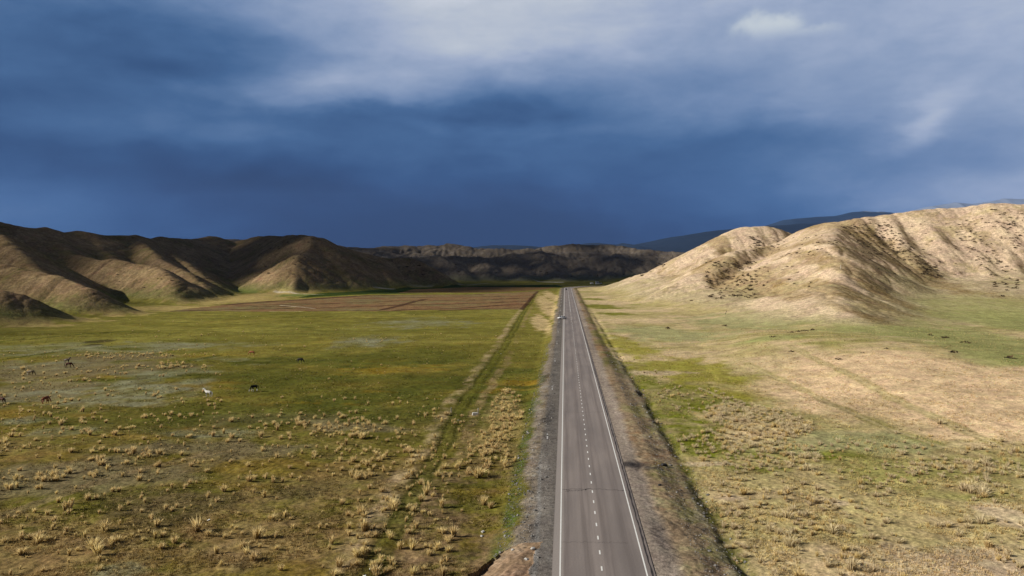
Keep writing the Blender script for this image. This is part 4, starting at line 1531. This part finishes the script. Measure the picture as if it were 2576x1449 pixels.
KINDS = []
for k in range(7):
    KINDS.append(tuft_arrays([44, 56, 38, 70, 50, 80, 30][k], 1.0, [.36, .44, .30, .56, .42, .64, .25][k], 900 + k))
GREENISH = [tuft_arrays(26, 1.0, .55, 950 + k, tip=(.50, .45, .17), base=(.18, .16, .05)) for k in range(2)] + [tuft_arrays(46, 1.0, .5, 960, tip=(.86, .74, .50), base=(.24, .18, .10), wid=.032), tuft_arrays(60, 1.0, .75, 961, tip=(.84, .72, .47), base=(.22, .16, .09), wid=.032)]
TM = []
for k, (V_, C_, T_) in enumerate(KINDS + GREENISH):
    me = grid_mesh('grass_tuft', V_, T_, C_)
    me.polygons.foreach_set('use_smooth', np.zeros(len(T_), bool))
    me.materials.append(M_STRAW)
    TM.append(me)


def in_view(x, y, z=0.0):
    d = np.stack([x, y, np.zeros_like(x) + z - 26.0], -1)
    f_ = d @ _fw
    u_ = (d @ _rt) / f_ * FPX + 1288
    v_ = 724.5 - (d @ _up) / f_ * FPX
    return u_, v_, f_


cand = []           # x, y, size, kind


def scatter_px(n, px0, px1, py0, py1, smin, smax_, clump=0.0, thr=None, kinds=range(7), bias=1.0, seed=0):
    r = np.random.default_rng(1000 + seed)
    ys_ = 667 + 1.0 / (1.0 / (py0 - 667) + (1.0 / (py1 - 667) - 1.0 / (py0 - 667)) * r.random(n * 3) ** bias)
    D = FPX * 27.0 / (ys_ - 667)
    xs_ = r.uniform(px0, px1, n * 3)
    Xc = (xs_ - 1288) / FPX * D
    x = Xc * _rt[0] + D * _fw[0]
    y = Xc * _rt[1] + D * _fw[1]
    if thr is not None:
        nz = perlin(x / 14, y / 14, 77 + seed) + .6 * perlin(x / 5, y / 5, 78 + seed)
        keep = nz > thr
        x, y = x[keep], y[keep]
    x, y = x[:n], y[:n]
    for a, b_ in zip(x, y):
        cand.append((a, b_, 1.25 * r.uniform(smin, smax_) * r.uniform(.7, 1.15) * (1.0 if r.random() > .12 else 1.45), int(r.choice(list(kinds)))))


def scatter_at(n, px, py, rx, ry, smin, smax_, seed=0, kinds=range(7)):
    r = np.random.default_rng(2000 + seed)
    c_ = hit([(px, py)])[0]
    D = float((c_ - CAM) @ _fw)
    sx, sy = rx / FPX * D, ry * D * D / (FPX * 26.8)
    for k in range(n):
        a, q = r.uniform(0, 2 * np.pi), math.sqrt(r.random())
        u_, v_ = q * math.cos(a) * sx, q * math.sin(a) * sy
        cand.append((c_[0] + u_ * _rt[0] + v_ * _fw[0], c_[1] + u_ * _rt[1] + v_ * _fw[1], 1.25 * r.uniform(smin, smax_) * r.uniform(.7, 1.15), int(r.choice(list(kinds)))))


# left pasture
scatter_px(560, -40, 1180, 1040, 1500, .34, .85, thr=-.25, seed=1)
scatter_px(150, 0, 1240, 1000, 1200, .35, .7, thr=.05, seed=2)
scatter_px(150, 880, 1300, 1120, 1480, .4, .9, thr=-.1, seed=3)
scatter_px(130, -20, 560, 880, 1060, .4, .75, thr=.05, seed=4)
scatter_px(70, 300, 1250, 790, 1000, .35, .6, thr=.1, seed=5)
scatter_at(60, 880, 1072, 90, 26, .4, .75, 1)
scatter_at(90, 320, 895, 120, 9, .45, .75, 2)
scatter_at(50, 400, 925, 90, 10, .5, .8, 3)
scatter_at(26, 170, 960, 120, 40, .45, .7, 4)
scatter_at(30, 100, 1020, 130, 50, .4, .7, 5)
scatter_at(130, 1275, 1030, 40, 66, .35, .8, 6)
scatter_at(90, 1235, 1120, 60, 50, .4, .8, 7)
scatter_at(16, 260, 1175, 250, 30, .6, .95, 8)
scatter_at(12, 90, 1215, 60, 20, .7, 1.0, 9)
scatter_at(14, 940, 855, 60, 9, .4, .6, 10)
# right steppe
scatter_at(620, 1900, 1055, 120, 42, .35, .75, 20, (0, 1, 2, 3, 4, 5, 6, 9, 9, 9))
scatter_at(90, 1760, 1010, 110, 40, .35, .7, 21)
scatter_at(240, 1880, 1130, 170, 50, .35, .7, 22)
scatter_px(430, 1820, 2600, 1120, 1480, .30, .66, thr=-.1, seed=20, kinds=(0, 1, 2, 3, 4, 5, 6, 9, 9, 9))
scatter_px(120, 1760, 2600, 1080, 1300, .25, .55, thr=.1, seed=21)
scatter_at(70, 2440, 1180, 170, 28, .4, .75, 23)
scatter_at(26, 2560, 1260, 80, 60, .5, .9, 24)
scatter_at(18, 2455, 1232, 30, 14, .6, .95, 25)
scatter_at(60, 2150, 1300, 160, 60, .3, .6, 26)
scatter_at(30, 1830, 1290, 60, 80, .3, .6, 27)
scatter_at(12, 1655, 1075, 18, 14, .5, .9, 28)
scatter_at(40, 1600, 940, 60, 60, .3, .6, 29, (7, 8))
scatter_at(40, 1730, 1300, 30, 120, .35, .7, 30, (0, 2, 7, 8))
scatter_at(60, 1330, 1290, 40, 120, .25, .5, 31, (7, 8, 2))
arr = np.array(cand)
x, y, s, kd = arr.T
t_ = road_t(x, y)
ok = ((t_ < -8.8) | (t_ > 12.2)) & (CUT_MASK(x, y) < .5) & (y > 40)
x, y, s, kd = x[ok], y[ok], s[ok], kd[ok].astype(int)
_pale = (x > 4) & (np.random.default_rng(5).random(len(x)) < .65)
kd = np.where(_pale, np.where(np.arange(len(x)) % 2, 9, 10), kd)
z = height(x, y, .4)[0]
u_, v_, f_ = in_view(x, y, z)
vis = (u_ > -60) & (u_ < 2636) & (v_ < 1500)
x, y, s, kd, z, u_, v_, f_ = [q[vis] for q in (x, y, s, kd, z, u_, v_, f_)]
inside_fr = (u_ > 8) & (u_ < 2568) & (v_ < 1440)
show = np.where(inside_fr, s / f_, 0)
order = np.argsort(-show)
big, rest = order[:300], order[300:]
ORD = ['leftmost', 'second', 'third', 'fourth', 'fifth', 'sixth', 'seventh', 'eighth', 'ninth', 'tenth', 'eleventh', 'twelfth', 'thirteenth', 'fourteenth', 'fifteenth', 'sixteenth',
       'seventeenth', 'eighteenth', 'nineteenth', 'twentieth'] + ['twenty-' + q for q in ('first', 'second', 'third', 'fourth', 'fifth', 'sixth', 'seventh', 'eighth', 'ninth')] + ['thirtieth'] + \
      ['thirty-' + q for q in ('first', 'second', 'third', 'fourth', 'fifth', 'sixth', 'seventh', 'eighth', 'ninth')] + ['fortieth'] + ['forty-' + q for q in ('first', 'second', 'third', 'fourth', 'fifth', 'sixth', 'seventh', 'eighth', 'ninth')]


def name_rows(todo):
    """each member of a row of look-alikes is singled out by its place in the row"""
    for (hi, shape, noun, place), row in todo.items():
        row.sort(key=lambda q: q[0])
        for k, (_, o) in enumerate(row):
            one = f'{hi} {shape} {noun} {place}'
            if len(row) == 1:
                o['label'] = one
            elif k == 0:
                o['label'] = f'leftmost of the {hi} {shape} {noun}s {place}'
            elif k == len(row) - 1:
                o['label'] = f'rightmost of the {hi} {shape} {noun}s {place}'
            else:
                o['label'] = f'{ORD[min(k, len(ORD) - 1)]} from left of the {hi} {shape} {noun}s {place}'


TODO = {}
for i in big:
    o = bpy.data.objects.new('grass_tuft', TM[kd[i]])
    o.location = (x[i], y[i], z[i] - .02)
    o.rotation_euler = (random.uniform(-.1, .1), random.uniform(-.1, .1), random.uniform(0, 6.28))
    o.scale = (s[i] * random.uniform(.9, 1.3), s[i] * random.uniform(.9, 1.3), s[i] * random.uniform(.85, 1.1))
    COL.objects.link(o)
    uu, vv_ = u_[i], v_[i]
    if x[i] > 4:
        place = (('beside the lower end of the ditch' if uu < 2150 else 'near the bottom right corner') if vv_ > 1300 else
                 (('right of the scorched spot' if uu < 2100 else 'by the right picture edge') if vv_ > 1120 else 'in the dense pale patch'))
    elif x[i] > -17:
        place = 'above the scraped earth' if vv_ > 1290 else ('on the left road verge' if vv_ > 1130 else 'beside the concrete block')
    elif vv_ > 1300:
        place = 'near the bottom left corner' if uu < 350 else ('along the bottom pasture edge' if uu < 800 else 'by the lower wheel tracks')
    elif vv_ > 1120:
        place = 'in the left brown pasture' if uu < 400 else ('in the middle brown pasture' if uu < 800 else 'left of the wheel tracks')
    else:
        place = 'among the grazing horses' if uu < 600 else 'on the green pasture'
    shape = 'pale' if kd[i] >= 9 else 'greenish' if kd[i] > 6 else ('slender' if kd[i] in (0, 2, 6) else ('bushy' if kd[i] in (1, 4) else 'broad'))
    hi = 'tall' if s[i] > .95 else ('short' if s[i] < .7 else 'medium')
    o['category'] = 'grass tuft'
    o['group'] = 'straw tufts ' + place
    TODO.setdefault((hi, shape, 'tuft', place), []).append((uu, o))
name_rows(TODO)
VV, CC, TT, n0 = [], [], [], 0
ALLK = KINDS + GREENISH
for i in rest:
    V_, C_, T_ = ALLK[kd[i]]
    nbl = len(V_) // 5
    a = random.uniform(0, 6.28)
    ca_, sa_ = math.cos(a), math.sin(a)
    sx_ = s[i] * random.uniform(.9, 1.3)
    v3 = np.c_[(V_[:, 0] * ca_ - V_[:, 1] * sa_) * sx_ + x[i], (V_[:, 0] * sa_ + V_[:, 1] * ca_) * sx_ + y[i], V_[:, 2] * s[i] + z[i] - .02]
    VV.append(v3)
    CC.append(C_)
    TT.append(T_ + n0)
    n0 += len(V_)
me = grid_mesh('dry_grass', np.concatenate(VV), np.concatenate(TT), np.concatenate(CC))
me.polygons.foreach_set('use_smooth', np.zeros(len(me.polygons), bool))
link('dry_grass', me, M_STRAW, kind='stuff')
print('tufts', len(order), 'tris', len(me.polygons))

# ------------------------------------------------------------------ low turf: very small blades and clods that give the sward its relief
r = np.random.default_rng(31)
n = 64000
py_ = 667 + r.uniform(170, 830, n)
D = FPX * 27 / (py_ - 667)
px_ = r.uniform(-30, 2606, n)
Xc = (px_ - 1288) / FPX * D
x = Xc * _rt[0] + D * _fw[0]
y = Xc * _rt[1] + D * _fw[1]
t_ = road_t(x, y)
nz = perlin(x / 6, y / 6, 91) + .5 * perlin(x / 22, y / 22, 92)
ok = ((t_ < -9.2) | (t_ > 12.4)) & (nz > -.1) & (CUT_MASK(x, y) < .5)
x, y, t_ = x[ok], y[ok], t_[ok]
z, up_, gp_ = height(x, y, .4)
nn_ = np.zeros(x.shape + (3,))
nn_[:, 2] = 1
cl, _, _ = paint(x, y, z, up_, gp_, nn_, np.full(x.shape, .3))
nb = 4
k = len(x)
an = r.uniform(0, 6.28, (k, nb))
ln = r.uniform(.04, .14, (k, nb)) * (1 + D[ok][:, None] / 260)
hh = r.uniform(.06, .22, (k, nb)) * (1 + D[ok][:, None] / 400)
pa = r.uniform(0, 3.14, (k, nb))
wd = .035 * (1 + D[ok][:, None] / 160)
bx, by = x[:, None] + .08 * np.cos(an), y[:, None] + .08 * np.sin(an)
V_ = np.stack([np.stack([bx - wd * np.cos(pa), by - wd * np.sin(pa), np.broadcast_to(z[:, None] - .03, an.shape)], -1), np.stack([bx + wd * np.cos(pa), by + wd * np.sin(pa), np.broadcast_to(z[:, None] - .03, an.shape)], -1),
               np.stack([bx + ln * np.cos(an), by + ln * np.sin(an), z[:, None] + hh], -1)], 2)
straw_ = (r.random((k, 1)) < np.where(t_ > 0, .45, .14)[:, None]) * r.uniform(.3, 1, (k, 1))
ctip = np.clip(cl * r.uniform(.7, 1.6, (k, 1)) * (1 - straw_) + straw_ * np.array([.62, .48, .25]), 0, .7)
C_ = np.repeat(np.repeat(ctip[:, None, None, :], nb, 1), 3, 2)
me = grid_mesh('short_grass', V_.reshape(-1, 3), np.arange(k * nb * 3).reshape(-1, 3), C_.reshape(-1, 3))
me.polygons.foreach_set('use_smooth', np.zeros(len(me.polygons), bool))
link('short_grass', me, M_STRAW, kind='stuff')

# ------------------------------------------------------------------ stones on the verges
M_STONE, nt, b = new_mat('verge_stone')
a_ = nt.n('ShaderNodeAttribute', attribute_name='tint')
g = nt.n('ShaderNodeNewGeometry')
sn = nt.noise(g.outputs['Position'], 9.0, 3)
nt.put(b.inputs['Base Color'], nt.mix(nt.rangemap(sn.outputs['Fac'], .3, .7, 0, .4), a_.outputs['Color'], (.12, .11, .10, 1)))
ico = bmesh.new()
bmesh.ops.create_icosphere(ico, subdivisions=1, radius=1.0)
IV = np.array([v_.co[:] for v_ in ico.verts])
IF = np.array([[v_.index for v_ in f_.verts] for f_ in ico.faces])
ico.free()
r = np.random.default_rng(41)
n = 15000
y = 55 + 210 * r.random(n) ** 1.7
sd = r.random(n) < .62
t_ = np.where(sd, -5.2 - 4.6 * r.random(n) ** .8, 8.6 + 5.0 * r.random(n) ** 1.2)
x = t_ + ROAD_MID
ok = CUT_MASK(x, y) < .5
x, y = x[ok], y[ok]
z = height(x, y, .4)[0]
sz = .025 + .06 * r.random(len(x)) ** 3 + .14 * (r.random(len(x)) > .985)
br = r.uniform(.10, .34, (len(x), 1)) + .12 * (r.random((len(x), 1)) > .96)
VV = (IV[None] * (sz[:, None, None] * r.uniform(.7, 1.25, (len(x), 1, 3)) * np.array([1, 1, .7])) * r.uniform(.8, 1.2, (len(x), 12, 1))) + np.stack([x, y, z + sz * .2], -1)[:, None]
CC = np.repeat((br * np.array([1.0, .95, .88]))[:, None], 12, 1)
FF = IF[None] + (np.arange(len(x)) * 12)[:, None, None]
me = grid_mesh('gravel', VV.reshape(-1, 3), FF.reshape(-1, 3), CC.reshape(-1, 3))
me.polygons.foreach_set('use_smooth', np.zeros(len(me.polygons), bool))
link('gravel', me, M_STONE, kind='stuff')

# ------------------------------------------------------------------ shrubs on the hills
M_SHRUB, nt, b = new_mat('brown_shrub')
a_ = nt.n('ShaderNodeAttribute', attribute_name='tint')
nt.put(b.inputs['Base Color'], a_.outputs['Color'])


def shrub_arrays(seed, nleaf=40):
    r = np.random.default_rng(seed)
    an, q = r.uniform(0, 6.28, nleaf), np.sqrt(r.random(nleaf))
    zc = r.uniform(.05, .75, nleaf) * (1.1 - .6 * q)
    c_ = np.c_[q * np.cos(an) * .8, q * np.sin(an) * .8, zc]
    V_ = c_[:, None] + r.normal(0, .22, (nleaf, 3, 3)) * np.array([1, 1, .8])
    V_[..., 2] = np.maximum(V_[..., 2], -.1)
    col_ = np.array([(.070, .046, .022)]) * r.uniform(.5, 1.5, (nleaf, 1))
    C_ = np.repeat(col_[:, None], 3, 1)
    return V_.reshape(-1, 3), C_.reshape(-1, 3), np.arange(nleaf * 3).reshape(-1, 3)


SH = [shrub_arrays(700 + k) for k in range(5)]
SM = []
for (V_, C_, T_) in SH:
    me = grid_mesh('shrub', V_, T_, C_)
    me.polygons.foreach_set('use_smooth', np.zeros(len(T_), bool))
    me.materials.append(M_SHRUB)
    SM.append(me)
pix, size, lab, plc = [], [], [], []
NAMED = [(1943, 850, 1.2, 'round dark shrub alone on the slope right of the road'), (1990, 836, 1.1, 'left shrub of the dark row on the gentle slope'), (2008, 834, 1.0, None), (2025, 833, 1.3, None), (2044, 831, 1.1, None),
         (1822, 820, 1.2, 'flat dark shrub beside the foot of the eastern hill'), (1680, 828, 1.3, 'dark shrub nearest to the road below the eastern hill'), (1788, 745, 1.3, None), (1740, 757, 1.1, None), (2520, 745, 1.8, None),
         (2380, 850, 1.5, None), (2430, 862, 1.5, None), (2400, 890, 1.2, None), (2540, 900, 1.3, None), (2340, 845, 1.2, None), (2110, 905, .8, None), (2230, 880, .8, None), (1990, 885, .8, None), (2170, 890, .7, None)]
for (a, b_, s_, l_) in NAMED:
    pix.append((a, b_))
    size.append(s_)
    lab.append(l_)
    plc.append('on the open slope below the eastern hill')
r = np.random.default_rng(51)


def more(n, box, slant, smin, smax_, place):
    """shrubs inside a picture box; slant moves the box sideways as it goes down"""
    for _ in range(n):
        v_ = r.random()
        pix.append((box[0] + (box[2] - box[0]) * r.random() + slant * v_, box[1] + (box[3] - box[1]) * v_))
        size.append(r.uniform(smin, smax_))
        lab.append(None)
        plc.append(place)


more(190, (1775, 655, 1905, 750), 0, .8, 1.7, 'on the dark flank of the front spur')
more(170, (2100, 556, 2230, 640), 90, .7, 1.6, 'below the crest of the eastern ridge')
more(80, (2200, 590, 2260, 700), 130, .8, 1.7, 'in the first gully of the eastern ridge')
more(70, (2380, 560, 2440, 690), 110, .7, 1.6, 'in the second gully of the eastern ridge')
more(60, (2480, 525, 2570, 640), 60, .8, 1.9, 'at the right end of the eastern ridge')
more(50, (1930, 590, 2110, 640), -10, .6, 1.4, 'on the pale slope above the hill nose')
more(40, (1840, 600, 1990, 640), 0, .8, 1.6, 'on the round dome behind the front spur')
more(30, (1885, 592, 1905, 618), 14, 1.0, 2.0, 'in the gully of the round dome')
more(160, (2130, 550, 2560, 690), 40, .5, 1.3, 'scattered over the fluted eastern ridge')
more(24, (1890, 660, 2080, 720), -40, .8, 1.6, 'beside the gully left of the hill nose')
more(26, (2490, 690, 2576, 730), 0, .9, 1.7, 'at the ridge foot by the right edge')
more(46, (640, 600, 800, 690), 0, .9, 2.0, 'on the dark central hill')
more(90, (980, 640, 1700, 695), 0, 1.2, 3.0, 'on the shaded far hills')
more(20, (250, 650, 560, 745), 0, .7, 1.6, 'on the western spurs')
PT = hit(pix, 60, 2100)
Dd = (PT - CAM) @ _fw
size = np.array(size)
zz, upz, _ = height(PT[:, 0], PT[:, 1], .8)
onhill = np.arange(len(pix))
showv = size / Dd
showv[:len(NAMED)] += 1
order = np.argsort(-showv)
STODO = {}
for c_i, i in enumerate(order[:300]):
    o = bpy.data.objects.new('shrub', SM[c_i % 5])
    o.location = (PT[i, 0], PT[i, 1], zz[i] - .08)
    o.rotation_euler = (0, 0, r.uniform(0, 6.28))
    o.scale = (size[i] * r.uniform(.8, 1.4), size[i] * r.uniform(.8, 1.3), size[i] * r.uniform(.6, .9))
    COL.objects.link(o)
    o['category'] = 'shrub'
    o['group'] = 'shrubs ' + plc[i]
    if lab[i]:
        o['label'] = lab[i]
    else:
        STODO.setdefault(('large' if size[i] > 1.5 else ('medium' if size[i] > 1.25 else 'small'), 'dark', 'shrub', plc[i]), []).append((pix[i][0], o))
name_rows(STODO)
VV, CC, TT, n0 = [], [], [], 0
for c_i, i in enumerate(order[300:]):
    V_, C_, T_ = SH[c_i % 5]
    VV.append(V_ * np.array([size[i], size[i], size[i] * .75]) + np.array([PT[i, 0], PT[i, 1], zz[i] - .08]))
    CC.append(C_)
    TT.append(T_ + n0)
    n0 += len(V_)
if VV:
    me = grid_mesh('shrubbery', np.concatenate(VV), np.concatenate(TT), np.concatenate(CC))
    link('shrubbery', me, M_SHRUB, kind='stuff')

# ------------------------------------------------------------------ bits and pieces
M_RUBBISH = flat_mat('black_rubbish', (.012, .012, .014), (.04, .038, .04), 4, .6)
M_LITTER = flat_mat('white_litter', (.75, .75, .74), (.85, .85, .84), 4)
M_ROCK = flat_mat('pale_rock', (.34, .32, .29), (.52, .50, .46), 4)


def lump(name, px, py, sx, sy, sz, mat, seed, rz=0.0, **props):
    P = hit([(px, py)])[0]
    bm = bmesh.new()
    bmesh.ops.create_icosphere(bm, subdivisions=2, radius=1.0)
    rr = random.Random(seed)
    for v_ in bm.verts:
        k = 1 + rr.uniform(-.22, .22)
        v_.co = Vector((v_.co.x * sx * k, v_.co.y * sy * k, v_.co.z * sz * k))
    o = bm_obj(name, bm, mat, None, **props)
    o.location = (P[0], P[1], zat(P[0], P[1]) + sz * .4)
    o.rotation_euler = (0, 0, rz)
    return o


bag = lump('rubbish_bag', 944, 1419, .42, .18, .16, M_RUBBISH, 1, .5, label='black rubbish bag with a white end in the lower left wheel track', category='rubbish')
bm = bmesh.new()
add_box(bm, .18, .16, .12, (-.46, -.02, 0), taper=.7)
bm_obj('white_end', bm, M_LITTER, bag)
lump('black_debris', 1670, 1171, .5, .25, .22, M_RUBBISH, 2, .2, label='black lump of debris on the right verge beside the scorched spot', category='debris')
lump('black_debris', 1660, 1219, .28, .18, .14, M_RUBBISH, 3, .9, label='smaller black lump of debris below the scorched spot on the right verge', category='debris')
for i, (px, py, s_, lb) in enumerate([(1324, 1405, .2, 'pale rock on the scraped earth at the bottom edge'), (1341, 1378, .2, 'pale rock at the upper rim of the scraped earth'), (1215, 1331, .18, 'largest pale rock in the green strip left of the gravel'),
                                      (1212, 1342, .15, 'smaller whitish rock just below the pale rock in the green strip'), (1290, 1378, .14, 'small pale rock left along the upper rim of the scraped earth')]):
    lump('rock', px, py, s_ * 1.2, s_, s_ * .7, M_ROCK, 20 + i, i * .7, label=lb, category='rock', group='pale rocks by the road')
for i, (px, py, lb) in enumerate([(916, 1440, 'white scrap of litter below the black rubbish bag'), (525, 1295 + 10, 'white scrap of litter alone in the brown pasture'), (1260, 891, 'white scrap of litter on the wheel tracks'),
                                  (1153, 1057, 'white scrap of litter in the wheel tracks below the concrete block')]):
    P = hit([(px, py)])[0]
    bm = bmesh.new()
    vs = add_box(bm, .3, .18, .05, (0, 0, .05), rz=i)
    for v_ in vs:
        v_.co.z += .06 * math.sin(v_.co.x * 17)
    o = bm_obj('litter', bm, M_LITTER, None, label=lb, category='litter', group='scraps of litter in the pasture')
    o.location = (P[0], P[1], zat(P[0], P[1]))

# dry black tangle on the scorched spot
P = hit([(1592, 1168)])[0]
bm = bmesh.new()
rr = random.Random(9)
for k in range(60):
    a = rr.uniform(0, 6.28)
    b0 = Vector((rr.gauss(0, .8), rr.gauss(0, .4), 0))
    b1 = b0 + Vector((math.cos(a) * .6, math.sin(a) * .6, rr.uniform(.1, .5)))
    d = (b1 - b0)
    n_ = d.cross(Vector((0, 0, 1))).normalized() * .025
    vs = [bm.verts.new(q) for q in (b0 - n_, b0 + n_, b1)]
    bm.faces.new(vs)
o = bm_obj('dead_branches', bm, M_RUBBISH, None, label='dead blackened branches on the scorched spot beside the right shoulder', category='branches')
o.location = (P[0], P[1], zat(P[0], P[1]))

# poles on the nose of the eastern hill
for i, (px, py, h_, lb) in enumerate([(2115, 676, 2.2, 'thin pale pole on the nose of the eastern hill'), (1825, 790, 1.6, 'short dark leaning pole at the foot of the eastern hill')]):
    P = hit([(px, py)])[0]
    bm = bmesh.new()
    add_cyl(bm, .14, h_ + .4, Matrix.Translation((0, 0, h_ / 2)), 8, .10)
    o = bm_obj('pole', bm, M_CONC if i == 0 else M_RUBBISH, None, label=lb, category='pole')
    o.location = P
    o.rotation_euler = (0, 0 if i == 0 else .3, 0)
